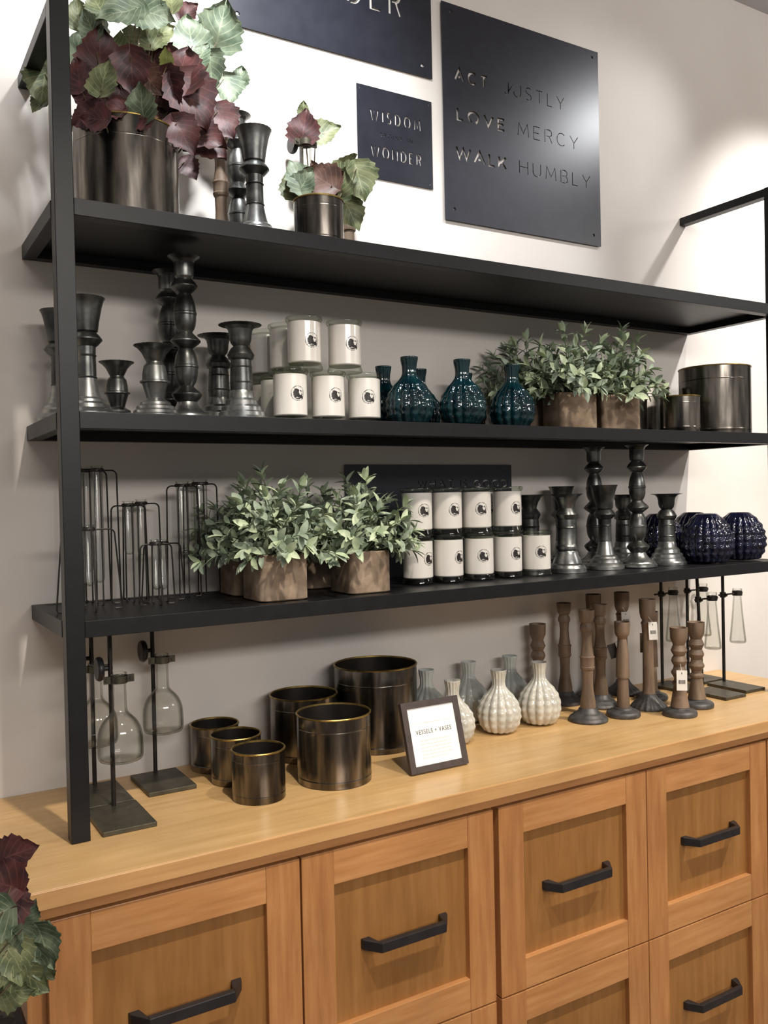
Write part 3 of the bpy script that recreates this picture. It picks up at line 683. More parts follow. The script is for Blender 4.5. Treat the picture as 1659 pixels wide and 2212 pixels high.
# ------------------------------------------------------------------ white candles in glass jars
RJ = 0.0318
def candle():
    t = thing('jar_candle', '', 'candle')
    MB().lathe([(0, .0125), (RJ-.002, .0125), (RJ, .0145), (RJ, .0885), (RJ-.001, .0895), (0, .0895)], 48).build('wax', 'wax', t)
    MB().lathe([(0, .0003), (.0325, .0003), (.0345, .002), (.0340, .005), (.0325, .0095), (RJ, .0123), (0, .0123)], 48).build('glass_foot', 'jar_glass', t)
    MB().lathe([(RJ-.001, .0897), (.0325, .0905), (.0345, .0935), (.0352, .0965), (.0345, .0992), (.0325, .1), (.030, .0985), (.0295, .0935), (0, .0935)], 48).build('glass_rim', 'jar_glass', t)
    # emblem: ring of fine marks round a dark figure, printed on the jar towards -Y
    m = MB(); R_ = RJ+.0004
    def P(a, b): return (R_*sin(a/R_), -R_*cos(a/R_), .053+b)
    def blob(cx, cy, pts):
        k = len(pts); vs_ = [P(cx, cy)]+[P(cx+p[0], cy+p[1]) for p in pts]
        m.add(vs_, [(0, 1+i, 1+(i+1) % k) for i in range(k)])
    rng = random.Random(3)
    for i in range(46):
        a = 2*pi*i/46; rr = .0132+rng.uniform(-.0006, .0006); l = rng.uniform(.0005, .0012)
        blob(rr*cos(a), rr*sin(a), [(l*cos(q)*.8, l*sin(q)) for q in (0.3, 1.9, 3.4, 4.9)])
    for i in range(26):
        a = 2*pi*i/26+.1; rr = .0101+rng.uniform(-.0008, .0004); l = rng.uniform(.0004, .0012)
        if 0.6 < a < 2.0: continue
        blob(rr*cos(a), rr*sin(a), [(l*cos(q), l*sin(q)*.8) for q in (0.3, 1.9, 3.4, 4.9)])
    def rough(cx, cy, rx, ry, rot=0, n=14, j=.18):
        pts = []
        for i in range(n):
            a = 2*pi*i/n; q = 1+rng.uniform(-j, j); x_, y_ = rx*q*cos(a), ry*q*sin(a)
            pts.append((x_*cos(rot)-y_*sin(rot), x_*sin(rot)+y_*cos(rot)))
        blob(cx, cy, pts)
    rough(-.0036, .0020, .0056, .0074, -.5); rough(.0038, -.0056, .0072, .0032, -.25); rough(-.0048, -.0056, .0036, .0026, .6)
    rough(.0012, -.0018, .0018, .0030, .3, 10); rough(.0085, -.0022, .0012, .0026, .1, 8); rough(.0060, .0045, .0012, .0016, 0, 8); rough(.0001, -.0098, .0050, .0011, 0, 10)
    m.build('emblem', 'ink', t, smooth=False)
    return t
def face_rot(x, y, k):
    d = atan2(CAM.y-y, CAM.x-x)             # direction to the viewer
    return d + pi/2 + math.asin(k)          # emblem is built towards -Y
CR = {}
for key, x, y, z, k, lab in [
    ('b1', 0.434, -0.200, Z2, .45, 'white jar candle at the bottom left of the middle-shelf stack'),
    ('b2', 0.514, -0.200, Z2, .48, 'white jar candle in the bottom middle of the middle-shelf stack'),
    ('b3', 0.594, -0.200, Z2, .30, 'white jar candle at the bottom right, touching the teal vases'),
    ('bb0', 0.446, -0.115, Z2, .95, 'white jar candle in the back of the bottom layer, beside the wide-rimmed candlestick'),
    ('bb1', 0.456, -0.042, Z2, .97, 'white jar candle hidden at the wall under the dim back one, middle shelf'),
    ('t1', 0.4655, -0.200, Z2+.1003, .47, 'white jar candle on top of the stack, upper left, middle shelf'),
    ('t2', 0.552, -0.200, Z2+.1003, .50, 'white jar candle on top of the stack, upper right, middle shelf'),
    ('tb2', 0.4635, -0.122, Z2+.1003, .97, 'white jar candle in upper back layer, left of the topmost front one'),
    ('tb1', 0.455, -0.045, Z2+.1003, .97, 'dim white jar candle in upper back layer nearest the wall, middle shelf'),
    ('l1', 0.7349, -0.165, Z3, .75, 'first white jar candle of the bottom row, by the right square pot'),
    ('l2', 0.8079, -0.172, Z3, .77, 'second white jar candle from the left in the bottom row, lowest shelf'),
    ('l3', 0.8860, -0.176, Z3, .34, 'middle white jar candle of the bottom row, lowest shelf'),
    ('l4', 0.9690, -0.172, Z3, .63, 'fourth white jar candle of the bottom row, lowest shelf'),
    ('l5', 1.0490, -0.176, Z3, .36, 'last white jar candle of the bottom row with nothing on top'),
    ('lb', 0.962, -0.098, Z3, .7, 'white jar candle hidden under the back one, lowest shelf'),
    ('c1', 0.7355, -0.165, Z3+.1003, .48, 'upper white jar candle half covered by the green leaves'),
    ('c2', 0.8070, -0.172, Z3+.1003, .53, 'second upper white jar candle, below the word WHAT on the sign'),
    ('c3', 0.8820, -0.176, Z3+.1003, .36, 'third upper white jar candle, below the word GOOD on the sign'),
    ('c4', 0.9700, -0.172, Z3+.1003, .65, 'last upper white jar candle, at the right end of the sign'),
    ('cb', 0.962, -0.098, Z3+.1003, .45, 'white jar candle just glimpsed between the last two upper ones')]:
    CR[key] = put('candle', candle, lab, (x, y, z), face_rot(x, y, k), 1.0, 'white jar candles')

# ------------------------------------------------------------------ glass bottles on clamp stands
BELL = [(0, .004), (.020, .001), (.030, 0), (.0355, .003), (.0370, .012), (.0370, .032), (.0358, .046), (.0330, .056), (.0285, .065), (.0222, .0725), (.0162, .0775), (.0128, .0825), (.0117, .089), (.0112, .125), (.0115, .140), (.0135, .1425), (.0137, .1455), (.0125, .147)]
CONE = [(0, .003), (.015, .001), (.0205, 0), (.0218, .004), (.0212, .012), (.0150, .070), (.0112, .118), (.0104, .132), (.0112, .141), (.0128, .1435), (.0130, .147), (.0120, .149)]
def bottle(P, zb, mount, th=.0022):
    inner = [(max(r-th, 0), z+(th*1.5 if z < .01 else 0)) for r, z in P][::-1]
    m = MB().lathe(smoothp(dense(P, 3), 1)+inner, 40)
    m.v = [(p[0]+mount[0], p[1]+mount[1], p[2]+zb) for p in m.v]
    return m
def clamp_stand(name, label, P, x, y, z, rod_h, b_off, zb, plate_, z_cl, wheel, lean=0.0, extra=0.0, rz=0.0):
    """plate_: (x0,x1,y0,y1) about the rod; b_off: bottle axis from the rod; zb: bottle bottom"""
    t = thing(name, label, 'vase', (x, y, z), rz, 'glass bottles on clamp stands')
    MB().box(*plate_, 0.0003, 0.008).build('base_plate', 'gunmetal', t, smooth=False, bevel=.001)
    MB().tube([(0, 0, .006), (lean*.5, 0, rod_h*.5), (lean, 0, rod_h)], .0040 if wheel else .0042, 12).build('rod', 'dark_iron', t)
    ox, oy = b_off; xr = lean*z_cl/rod_h
    b = bottle(P, zb, b_off).build('bottle', 'clear_glass', t, ang=60)
    nk = [r for r, zz in P if zz > .12][0]+.0012
    m = MB()
    zz = z_cl
    m.lathe([(nk, zz-.006), (nk+.0016, zz-.006), (nk+.0016, zz+.006), (nk, zz+.006), (nk, zz-.006)], 32, c=(ox, oy))
    if wheel:
        for sgn in (-1, 1):
            xa = ox+sgn*(nk+.001); xb = ox+sgn*(nk+.0125)
            m.box(min(xa, xb), max(xa, xb), oy-.0022, oy+.0022, zz-.006, zz+.006)
            m.tube([(ox+sgn*(nk+.0075), oy-.002, zz), (ox+sgn*(nk+.0075), oy-.0050, zz)], .0030, 10)
        m.tube([(ox, oy+nk, zz), (xr, 0, zz)], .0032, 8)
        m.build('clamp', 'gunmetal', t)
        k = MB().lathe([(0, -.005), (.0185, -.005), (.0205, -.002), (.0205, .002), (.0185, .005), (0, .005)], 28)
        k.tube([(0, 0, 0), (0, 0, .022)], .004, 8)
        k.v = [(xr-.018+p[2], p[1]+.002, zz+.012+p[0]) for p in k.v]
        k.build('knob', 'handle_black', t)
    else:
        a = Vector((xr, 0, zz)); e = Vector((ox, oy, zz)); d = (e-a).normalized()
        m.tube([a-d*(.012+extra), e-d*nk], .0023, 8)
        m.tube([e+d*nk, e+d*(nk+.006)], .0045, 8)
        m.tube([a+Vector((0, 0, -.007)), a+Vector((0, 0, .007))], .0078, 12)
        m.build('clamp', 'dark_iron', t)
        MB().tube([a-d*.0005+Vector((0, -.006, 0)), a-d*.0005+Vector((0, -.013, 0))], .0042, 8).build('knob', 'dark_iron', t)
    return t
clamp_stand('bottle_stand', 'bell-shaped glass bottle on clamp stand nearest the black post, in front', BELL, 0.0946, -0.180, 0, .311, (.003, -.044), .0955, (-.046, .040, -.117, .010), .2315, True)
clamp_stand('bottle_stand', 'bell-shaped glass bottle on clamp stand behind the black post', BELL, 0.0935, -0.046, 0, .311, (-.004, -.045), .0925, (-.046, .040, -.120, .010), .2290, True)
clamp_stand('bottle_stand', 'bell-shaped glass bottle on clamp stand next to the small buckets', BELL, 0.2080, -0.040, 0, .311, (.004, -.045), .0952, (-.045, .043, -.112, .012), .2305, True)
clamp_stand('bottle_stand', 'clamp stand with glass bottle holding two leaves, behind the small bucket', BELL, 0.545, -0.045, Z1, .262, (-.010, -.040), .119, (-.044, .044, -.075, .012), .255, True)
clamp_stand('flask_stand', 'conical glass flask on dark stand, leftmost of the right-hand group', CONE, 1.5900, -0.055, 0, .311, (.048, -.004), .114, (-.042, .040, -.100, .010), .2485, False, extra=.014, rz=0.1)
clamp_stand('flask_stand', 'conical glass flask on dark stand at the back by the wall', CONE, 1.728, -0.026, 0, .311, (.062, -.004), .112, (-.042, .042, -.090, .012), .2450, False)
clamp_stand('flask_stand', 'conical glass flask on a leaning dark rod, nearest the counter edge', CONE, 1.6080, -0.172, 0, .311, (.040, -.002), .109, (-.034, .044, -.098, .012), .2430, False, lean=-.016)
clamp_stand('flask_stand', 'conical glass flask on dark stand, rightmost of all', CONE, 1.7345, -0.140, 0, .311, (.060, 0), .106, (-.055, .022, -.110, .012), .2425, False, extra=.004)

# ------------------------------------------------------------------ test tubes in wire stands
def tube_stand(label, x, y, h, hw, hd, tl, splay, rz=0.0, R=.0090):
    t = thing('test_tube_stand', label, 'vase', (x, y, Z3), rz, 'test tubes in wire stands')
    m = MB(); rt = R+.0008; zt = h-.004
    def arch(ax, w_):
        def P(s, z): return (s*ax[0], s*ax[1], z)
        pts = []
        rr = .009
        foot = w_+splay
        left = [P(-foot+.012, .0016), P(-foot+.002, .0016), P(-foot, .006), P(-foot+.0005, .014), P(-w_, zt-rr-.002)]
        arc = [P(-w_+rr*(1-cos(q)), zt-rr+rr*sin(q)) for q in (0, .4, .8, 1.2, pi/2)]
        inn = [P(-rt-.001, zt)]
        m.tube(left+arc+inn, .0015, 6)
        m.tube([(-p[0], -p[1], p[2]) for p in left+arc+inn], .0015, 6)
    arch((1, 0), hw); arch((0, 1), hd)
    m.lathe([(rt-.0005, h-.0062), (rt+.0016, h-.0062), (rt+.0020, h-.002), (rt+.0010, h), (rt-.0005, h-.001), (rt-.0005, h-.0062)], 28)
    m.build('wire_frame', 'dark_iron', t)
    g = []
    for i in range(7):
        q = pi/2*i/6; g.append((R*sin(q), h-tl+R*(1-cos(q))))
    g += [(R, h-.006), (R, h+.002), (R+.0017, h+.003), (R+.0017, h+.0042), (R, h+.004), (R-.001, h), (R-.001, h-tl+R), (R*.6, h-tl+.0035), (0, h-tl+.0012)]
    MB().lathe(g, 28).build('test_tube', 'tube_glass', t, ang=60)
    return t
tube_stand('short test tube in splayed wire stand, right behind the black post', 0.066, -0.172, .142, .044, .034, .100, .010)
tube_stand('tallest test tube in wire stand, close to the wall', 0.0945, -0.040, .246, .036, .024, .190, .003)
tube_stand('tall test tube in wire stand, second of the tallest pair', 0.101, -0.095, .245, .034, .022, .205, .003)
tube_stand('medium test tube in wire stand, left of the medium pair', 0.1560, -0.090, .181, .031, .024, .094, .003)
tube_stand('medium test tube in wire stand, right of the medium pair', 0.192, -0.045, .184, .034, .022, .102, .003)
tube_stand('shortest test tube in low wire stand, in front of the medium pair', 0.183, -0.165, .112, .028, .024, .085, .004)
tube_stand('low test tube in wire stand, just right of the shortest one', 0.2095, -0.115, .110, .034, .022, .088, .006)
tube_stand('tall test tube in wire stand left of the leafy pots', 0.2610, -0.080, .216, .030, .026, .125, .003, R=.0115)
tube_stand('wide tall test tube in wire stand touching the leafy pots', 0.3100, -0.040, .220, .034, .020, .125, .003, R=.0135)

# ------------------------------------------------------------------ framed card
FA = radians(15.8)
fr = thing('sign_frame', 'small brown easel frame with white card reading VESSELS + VASES', 'sign', (0.6753, -0.3225, 0.0004), 0)
Wf, Hf, bw_ = 0.1327, 0.1325, 0.0125
def leanv(m):
    m.v = [(p[0], p[1]*cos(FA)+p[2]*sin(FA), -p[1]*sin(FA)+p[2]*cos(FA)) for p in m.v]; return m
m = MB(); h0 = Wf/2
m.box(-h0, -h0+bw_, 0, .010, 0, Hf); m.box(h0-bw_, h0, 0, .010, 0, Hf); m.box(-h0+bw_, h0-bw_, 0, .010, 0, bw_); m.box(-h0+bw_, h0-bw_, 0, .010, Hf-bw_, Hf)
fo = leanv(m)
fo.v = [(p[0], p[1], p[2]+.010*sin(FA)) for p in fo.v]
fo.build('frame', 'frame_brown', fr, smooth=False, bevel=.0008)
def lf(mm):
    mm = leanv(mm); mm.v = [(p[0], p[1], p[2]+.010*sin(FA)) for p in mm.v]; return mm
card = lf(MB().box(-h0+bw_-.001, h0-bw_+.001, .003, .006, bw_-.001, Hf-bw_+.001)).build('card', 'paper', fr, smooth=False)
def flat_text(body, xl, xr, zb, cap, off, spc, yy):
    sp_all = text_splines(body, 1.0, 1.0, off, spc)
    pts = [p[0] for s in sp_all for p in s]
    ax0 = min(p.x for p in pts); ax1 = max(p.x for p in pts); az1 = max(p.y for p in pts)
    sx = (xr-xl)/(ax1-ax0); sz = cap/az1
    cu = bpy.data.curves.new('c', 'CURVE'); cu.dimensions = '2D'; cu.fill_mode = 'BOTH'; cu.resolution_u = 3
    tr = lambda p: Vector((xl+(p.x-ax0)*sx, zb+p.y*sz, 0))
    for s in sp_all:
        sp = cu.splines.new('BEZIER'); sp.bezier_points.add(len(s)-1); sp.use_cyclic_u = True
        for b, (c, hl, hr) in zip(sp.bezier_points, s):
            b.handle_left_type = b.handle_right_type = 'FREE'; b.co = tr(c); b.handle_left = tr(hl); b.handle_right = tr(hr)
    co = bpy.data.objects.new('c', cu); COL.objects.link(co); bpy.context.view_layer.update()
    me = bpy.data.meshes.new_from_object(co.evaluated_get(bpy.context.evaluated_depsgraph_get())); bpy.data.objects.remove(co)
    mm = MB(); mm.v = [(v.co.x, yy-v.co.z, v.co.y) for v in me.vertices]; mm.f = [tuple(p.vertices) for p in me.polygons]; mm.mi = [0]*len(mm.f)
    return mm
lf(flat_text('VESSELS + VASES', -.041, .041, .0700, .0082, 0.0, 1.15, .0026)).build('title_text', 'grey_ink', card, smooth=False)
mm = MB(); rng = random.Random(8)
for zz, xa, xb in ((.057, -.032, .036), (.0505, -.036, .036), (.044, -.034, .036), (.0375, -.034, .034), (.031, -.034, .034), (.025, -.034, .022)):
    x_ = xa
    while x_ < xb:
        l_ = rng.uniform(.004, .009); mm.box(x_, min(x_+l_, xb), .0025, .0028, zz, zz+.0016); x_ += l_+.002
lf(mm).build('body_text', 'faint_pink', card, smooth=False)
lf(MB().box(-.048, -.024, .0025, .0028, .0905, .0909).box(-.018, -.007, .0025, .0028, .0900, .0916).box(-.005, .006, .0025, .0028, .0900, .0916).box(.008, .018, .0025, .0028, .0900, .0916).box(.024, .048, .0025, .0028, .0905, .0909)).build('heading_line', 'faint_pink', card, smooth=False)
m = MB()
zt_ = .100
a_ = Vector((0, .010*cos(FA)+zt_*sin(FA), zt_*cos(FA)+.0005))
m.add([(-.022, a_.y, a_.z), (.022, a_.y, a_.z), (.022, a_.y+.036, .0006), (-.022, a_.y+.036, .0006), (-.022, a_.y+.003, a_.z), (.022, a_.y+.003, a_.z), (.022, a_.y+.039, .0006), (-.022, a_.y+.039, .0006)],
      [(0, 3, 2, 1), (4, 5, 6, 7), (0, 1, 5, 4), (1, 2, 6, 5), (2, 3, 7, 6), (3, 0, 4, 7)])
m.build('easel_leg', 'frame_brown', fr, smooth=False)

# ------------------------------------------------------------------ leafy square pots
def small_leaf(m, o, d, nrm, L, wd_, mi):
    d = d.normalized(); s = d.cross(nrm).normalized(); nn = s.cross(d).normalized()
    T_ = (0, .18, .42, .68, .88, 1.0); W_ = (.12, .66, 1.0, .86, .46, .03)
    vs_ = []; fs = []
    for t_, w_ in zip(T_, W_):
        c = o+d*(L*t_)-nn*(L*.22*t_*t_)
        vs_ += [c-s*(wd_*w_/2)+nn*(wd_*w_*.16), c, c+s*(wd_*w_/2)+nn*(wd_*w_*.16)]
    for i in range(len(T_)-1):
        k = i*3; fs += [(k, k+1, k+4, k+3), (k+1, k+2, k+5, k+4)]
    m.add(vs_, fs, mi)
def leafy_pot(seed, ns=42, spread=1.0):
    def mk():
        rng = random.Random(seed)
        t = thing('potted_plant', '', 'plant')
        a = .047; h = .083; rc = .012
        def ring(q, z, ins=0):
            pts = []
            for cx, cy, a0 in ((1, 1, 0), (-1, 1, pi/2), (-1, -1, pi), (1, -1, 3*pi/2)):
                for j in range(5):
                    an = a0+pi/2*j/4; r_ = max(rc-ins*.5, .002)
                    pts.append((cx*(q-r_)+r_*cos(an), cy*(q-r_)+r_*sin(an), z))
            return pts
        m = MB(); L = [ring(a-.002, 0), ring(a, .002), ring(a, h-.0015), ring(a-.0015, h), ring(a-.0055, h), ring(a-.006, h-.008)]
        n = 20; vs_ = [p for r_ in L for p in r_]; fs = []
        for i in range(len(L)-1):
            for k in range(n): fs.append((i*n+k, i*n+(k+1) % n, (i+1)*n+(k+1) % n, (i+1)*n+k))
        fs.append(tuple(range(n-1, -1, -1)))
        m.add(vs_, fs).build('pot', 'stone_pot', t)
        r0 = ring(a-.0062, h-.007)
        MB().add(r0, [tuple(range(20))]).build('soil', 'soil', t, smooth=False)
        st = MB(); lv = MB()
        for i in range(ns):
            az = 2*pi*(i*.618034)+rng.uniform(-.3, .3); el = math.asin(min(1, .12+.88*((i+.5)/ns)))
            el = max(el-.05, .05)
            R_ = (.112+.022*sin(el))*rng.uniform(.74, 1.05)*spread
            d = Vector((cos(az)*cos(el), sin(az)*cos(el), sin(el)))
            b0 = Vector((rng.uniform(-.02, .02), rng.uniform(-.02, .02), h-.008))
            e_ = Vector((0, 0, h+.012))+d*R_+Vector((0, 0, -.030*cos(el)**2))
            mid = b0*.45+e_*.55+Vector((0, 0, .020))
            pts = []
            for j in range(9):
                q = j/8; pts.append(b0*(1-q)**2+mid*(2*q*(1-q))+e_*q*q)
            st.tube(pts, [.0014*(1-.5*j/8) for j in range(9)], 5)
            tot = (e_-b0).length
            npairs = max(4, int(tot*.80/.0170))
            for j in range(npairs+1):
                q = .30+.70*j/npairs; p = b0*(1-q)**2+mid*(2*q*(1-q))+e_*q*q
                tg = ((mid-b0)*(1-q)+(e_-mid)*q).normalized()
                a1 = tg.orthogonal().normalized(); a2 = tg.cross(a1)
                ph = j*pi/2+rng.uniform(-.5, .5)
                for sgn in (0, pi):
                    side = a1*cos(ph+sgn)+a2*sin(ph+sgn)
                    ld = tg*rng.uniform(.45, .9)+side*rng.uniform(.6, 1.0)+Vector((0, 0, rng.uniform(-.1, .25)))
                    L_ = rng.uniform(.024, .035)*(.85+.15*q)
                    nrm = (tg*.8-side*.5+Vector((0, 0, .5))+Vector((rng.uniform(-.3, .3), rng.uniform(-.3, .3), 0)))
                    w_ = L_*rng.uniform(.40, .49)
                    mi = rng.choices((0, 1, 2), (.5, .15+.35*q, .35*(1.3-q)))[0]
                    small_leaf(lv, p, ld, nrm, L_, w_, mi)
            for _ in range(2):
                small_leaf(lv, e_, (e_-mid).normalized()+Vector((rng.uniform(-.3, .3), rng.uniform(-.3, .3), rng.uniform(-.2, .3))), Vector((rng.uniform(-.3, .3), rng.uniform(-.3, .3), 1)), .030, .0130, rng.choice((0, 1)))
        st.build('stems', 'stem_green', t)
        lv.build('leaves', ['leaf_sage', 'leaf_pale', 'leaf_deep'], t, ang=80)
        return t
    return mk
LP1 = leafy_pot(11); LP2 = leafy_pot(23)
for key, mk, x, y, z, rz, sc, lab in [
    ('lpa', LP1, 0.388, -0.214, Z3, 0.0, 1.0, 'sage-leaved plant in square stone pot, left and largest on the lowest shelf'),
    ('lpb', LP2, 0.569, -0.212, Z3, 0.0, 0.96, 'sage-leaved plant in square stone pot, just left of the white candles'),
    ('lpa', LP1, 0.545, -0.068, Z3, pi/2, 0.92, 'shaded leafy plant behind, between the two front square pots of lowest shelf'),
    ('lpb', LP2, 0.385, -0.090, Z3, pi, 0.92, 'shaded leafy plant at the wall behind the left square pot, lowest shelf'),
    ('lpb', LP2, 1.131, -0.204, Z2, pi/2-0.22, 1.0, 'bright sage-leaved plant in square stone pot, middle shelf front'),
    ('lpa', LP1, 1.266, -0.210, Z2, pi-0.42, 1.0, 'sage-leaved plant in square stone pot beside the dark buckets'),
    ('lpa', LP1, 1.100, -0.078, Z2, -pi/2, 1.0, 'dark shaded leafy plant behind the teal vases, middle shelf')]:
    put(key, mk, lab, (x, y, z), rz, sc, 'sage-leaved plants in square stone pots')

# ------------------------------------------------------------------ large leaves (grape-like, green and burgundy)
def big_leaf(m, ctr, L, tip, nrm, wide, curl, mi, seed):
    rng = random.Random(seed)
    d = tip.normalized(); s = d.cross(nrm).normalized(); nn = s.cross(d).normalized()
    n = 14; cols = (-1, -.72, -.40, -.14, 0, .14, .40, .72, 1)
    base = ctr-d*(L*.5); k0 = len(m.v); vs_ = []; fs = []
    ph = rng.uniform(0, 6)
    for i in range(n+1):
        t_ = i/n
        w_ = (sin(pi*min(1, t_*1.02)**.62)**.85 if 0 < t_ < 1 else .02)*wide*L*.5
        w_ = max(w_, .0006)
        ser = 1+.075*(1 if i % 2 else -1)+.05*sin(5*t_*pi+ph)
        for c in cols:
            e = abs(c)
            ww = c*w_*(ser if e == 1 else 1)
            back = -.16*L*(e**1.6)*max(0, .55-t_)*1.6         # heart lobes swept back past the stalk
            z_ = .10*L*e*e*curl+.014*L*cos(c*9+t_*22+ph)*(.3+e)-.26*L*curl*(t_-.35)**2+.02*L*sin(3*t_*pi+2*c+ph)
            p = base+d*(L*t_+back)+s*ww+nn*z_
            m.uv[k0+len(vs_)] = (.5+c/2, t_)
            vs_.append(p)
    nc = len(cols)
    for i in range(n):
        for j in range(nc-1): fs.append((i*nc+j, i*nc+j+1, (i+1)*nc+j+1, (i+1)*nc+j))
    m.add(vs_, fs, mi)
    return base
LMATS = ['leaf_green', 'leaf_olive', 'leaf_lime']; RMATS = ['leaf_burgundy', 'leaf_russet']
def img_dir(deg): return RT*cos(radians(deg))+UP*sin(radians(deg))
def leaf_plant(t, specs, root, seed, extra_stems=0):
    """specs: (photo u, v, length px, tip angle, depth y, kind)"""
    rng = random.Random(seed)
    G = MB(); Rr = MB(); St = MB(); off = Vector(t.location)
    for i, (u, v, Lp, ang, y, kind) in enumerate(specs):
        p = at(u, v, y); dep = (p-CAM).dot(FW); L = Lp*dep/FPX
        tip = img_dir(ang)+FW*rng.uniform(-.45, .25)
        nrm = -FW+RT*rng.uniform(-.45, .45)+UP*rng.uniform(-.15, .55)
        tgt = G if kind in 'gol' else Rr
        mi = {'g': 0, 'o': 1, 'l': 2, 'b': 0, 'r': 1}[kind]
        b = big_leaf(tgt, p-off, L, tip, nrm, rng.uniform(.88, 1.10), rng.uniform(.5, 1.2), mi, seed*100+i)
        r0 = Vector(root)-off+Vector((rng.uniform(-.02, .02), rng.uniform(-.02, .02), 0))
        e = b-tip.normalized()*(-.12*L); md = r0*.5+e*.5+Vector((0, 0, .03))
        St.tube([r0*(1-q)**2+md*(2*q*(1-q))+e*q*q for q in (0, .2, .4, .6, .8, 1)], [.0017, .0016, .0014, .0012, .001, .0009], 6)
    St.build('stems', 'stem_brown', t)
    if G.v: G.build('green_leaves', LMATS, t, ang=80)
    if Rr.v: Rr.build('burgundy_leaves', RMATS, t, ang=80)
k = 1/2.9625
sp1 = [(760, 80, 310, 205, -.24, 'g'), (1000, 95, 250, -15, -.20, 'g'), (1415, 150, 300, 72, -.12, 'g'), (1215, 205, 240, 100, -.13, 'g'), (1350, 480, 270, -85, -.13, 'g'), (1450, 580, 230, -75, -.10, 'g'), (1540, 485, 140, 82, -.09, 'g'),
       (670, 490, 235, 75, -.25, 'o'), (905, 645, 240, 95, -.255, 'g'), (500, 80, 200, 95, -.14, 'o'), (830, 285, 210, -60, -.17, 'o'), (1290, 345, 180, 60, -.14, 'g'), (275, 560, 250, -95, -.09, 'o'), (265, 650, 200, -120, -.08, 'o'), (300, 440, 170, 95, -.07, 'o'),
       (1065, 360, 110, 95, -.22, 'l'), (940, 215, 170, 110, -.17, 'o'), (570, 150, 190, 115, -.20, 'g'), (500, 290, 220, 80, -.15, 'g'), (1100, 10, 170, 92, -.14, 'o'), (620, 20, 180, 120, -.16, 'o'), (860, 20, 180, 60, -.18, 'l'), (1040, 215, 190, 40, -.16, 'o'),
       (640, 320, 300, 82, -.20, 'b'), (845, 480, 280, -88, -.24, 'b'), (1165, 440, 350, 82, -.20, 'b'), (1240, 660, 370, -62, -.22, 'b'), (1290, 880, 360, -20, -.20, 'b'), (1440, 790, 240, -60, -.15, 'b'), (700, 700, 200, 190, -.225, 'b'), (530, 760, 190, 200, -.20, 'b'),
       (1210, 70, 150, 40, -.10, 'b'), (970, 530, 190, -50, -.22, 'r'), (500, 470, 240, 100, -.20, 'b'), (1090, 600, 280, -70, -.21, 'b'), (950, 755, 190, 0, -.22, 'r'), (560, 620, 220, 170, -.20, 'b'), (760, 620, 200, -100, -.21, 'b'), (1120, 760, 220, -60, -.20, 'b'), (1000, 330, 240, 70, -.15, 'b'), (800, 720, 180, -10, -.215, 'b'),
       (1215, 1085, 150, -55, -.09, 'b'), (1330, 930, 300, -35, -.19, 'b'), (1180, 880, 260, -60, -.235, 'b'), (600, 760, 200, 170, -.235, 'b'), (880, 760, 200, -160, -.245, 'b'), (1080, 480, 220, 100, -.14, 'g'), (640, 200, 260, 80, -.13, 'g'), (880, 400, 240, 90, -.13, 'o'), (540, 420, 240, 95, -.12, 'g'), (1180, 580, 240, -30, -.13, 'b'), (1320, 640, 200, -60, -.12, 'b'), (730, 560, 240, 90, -.14, 'b'), (960, 660, 240, 90, -.15, 'b'), (1130, 330, 200, 60, -.12, 'b')]
pl = thing('leafy_plant', 'big plant with green and burgundy leaves in the large bucket, top shelf', 'plant', (0.15, -0.16, Z1+.0032))
leaf_plant(pl, [(u*k, v*k, L*k, a, y, c) for u, v, L, a, y, c in sp1], (0.15, -0.16, Z1+ZC+.006), 4)
sp2 = [(725, 1120, 240, 120, -.215, 'g'), (690, 1170, 200, 100, -.20, 'o'), (860, 1140, 240, 150, -.235, 'r'), (940, 1160, 200, 40, -.23, 'r'), (1030, 1080, 220, 55, -.205, 'o'), (1120, 1170, 240, -75, -.20, 'o'), (1065, 1375, 220, -62, -.175, 'o'), (830, 1085, 120, 110, -.20, 'r'), (770, 1150, 180, 60, -.23, 'g'), (1000, 1170, 200, 75, -.21, 'o')]
pl = thing('leafy_sprig', 'clump of green and brown leaves in the small bucket, top shelf', 'plant', (0.491, -0.222, Z1+.0032))
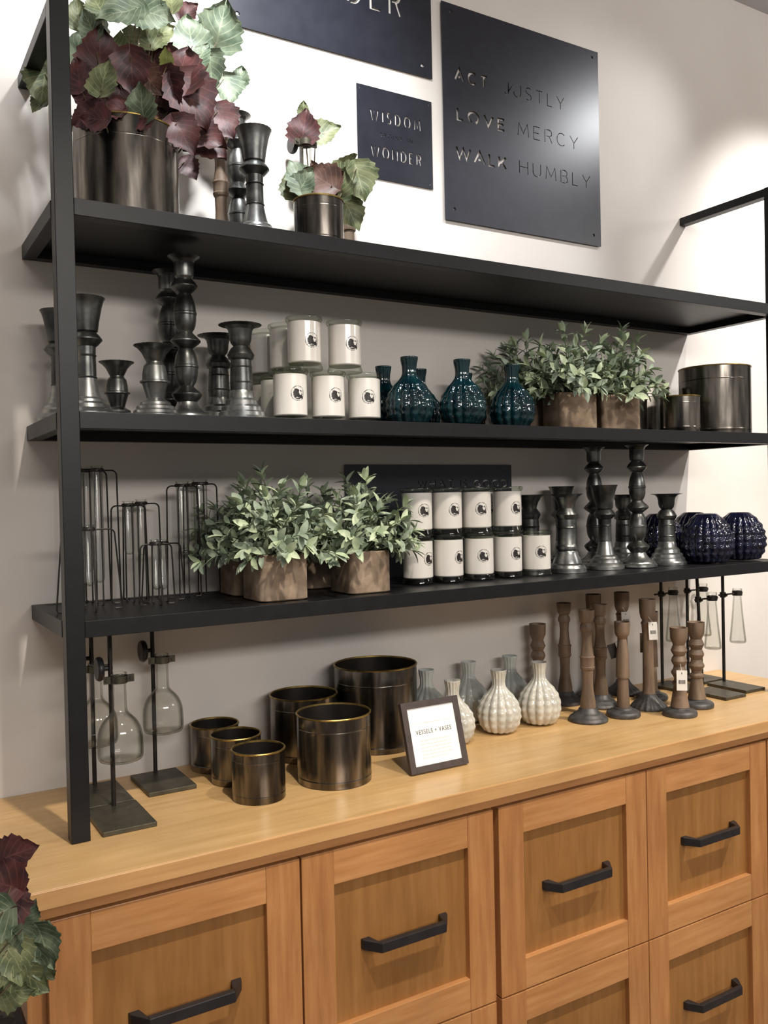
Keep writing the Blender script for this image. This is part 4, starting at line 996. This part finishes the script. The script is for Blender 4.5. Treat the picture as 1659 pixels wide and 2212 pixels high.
leaf_plant(pl, [(400+u*k, v*k, L*k, a, y, c) for u, v, L, a, y, c in sp2], (0.491, -0.222, Z1+ZC+.006), 6)
sp3 = [(762, 800, 210, 82, -.090, 'b'), (757, 690, 90, 85, -.08, 'o'), (905, 840, 200, 22, -.085, 'o')]
pl = thing('leafy_sprig', 'one burgundy and two green leaves standing in the clamped bottle neck', 'plant', (0.535, -0.085, Z1+.125))
leaf_plant(pl, [(400+u*k, v*k, L*k, a, y, c) for u, v, L, a, y, c in sp3], (0.535, -0.085, Z1+ZC+.125), 9)

# planter with leaves at the lower left corner, standing on the floor beside the cabinet
pb = thing('planter', 'tall black planter on the floor at the left end of the cabinets', 'planter', (-0.235, -0.55, -ZC))
m = MB(); hb = ZC-.135
m.box(-.135, .135, -.075, .09, 0.0005, hb); m.build('box', 'black_planter', pb, smooth=False, bevel=.004)
MB().box(-.122, .122, -.062, .077, hb+.0002, hb+.003).build('soil', 'soil', pb, smooth=False)
sp4 = [(40, 1842, 98, 22, -.52, 'b'), (18, 1935, 110, -55, -.53, 'b'), (8, 1985, 110, -80, -.55, 'b'), (64, 1968, 62, 60, -.53, 'g'), (49, 2028, 66, -95, -.57, 'g'), (38, 2080, 96, -72, -.575, 'o'), (98, 2048, 98, -68, -.555, 'g'), (70, 2115, 92, -40, -.545, 'o'), (104, 2020, 60, 5, -.54, 'g'), (10, 2025, 80, 110, -.56, 'g'), (6, 2090, 90, -100, -.57, 'o'), (36, 2140, 84, 5, -.54, 'o'), (-20, 1900, 120, 150, -.55, 'b'), (-40, 1990, 120, 200, -.56, 'g'), (2, 1868, 60, 60, -.50, 'b'), (20, 1780, 10, 90, -.55, 'b'), (80, 2080, 80, -80, -.55, 'g'), (100, 2095, 60, -60, -.53, 'o')]
pl = thing('leafy_plant', 'green and burgundy leaves spilling over the counter corner from the black planter', 'plant', (-0.235, -0.55, -.135+.0035))
leaf_plant(pl, [s for s in sp4 if s[2] > 20], (-0.20, -0.545, ZC-.130), 12)
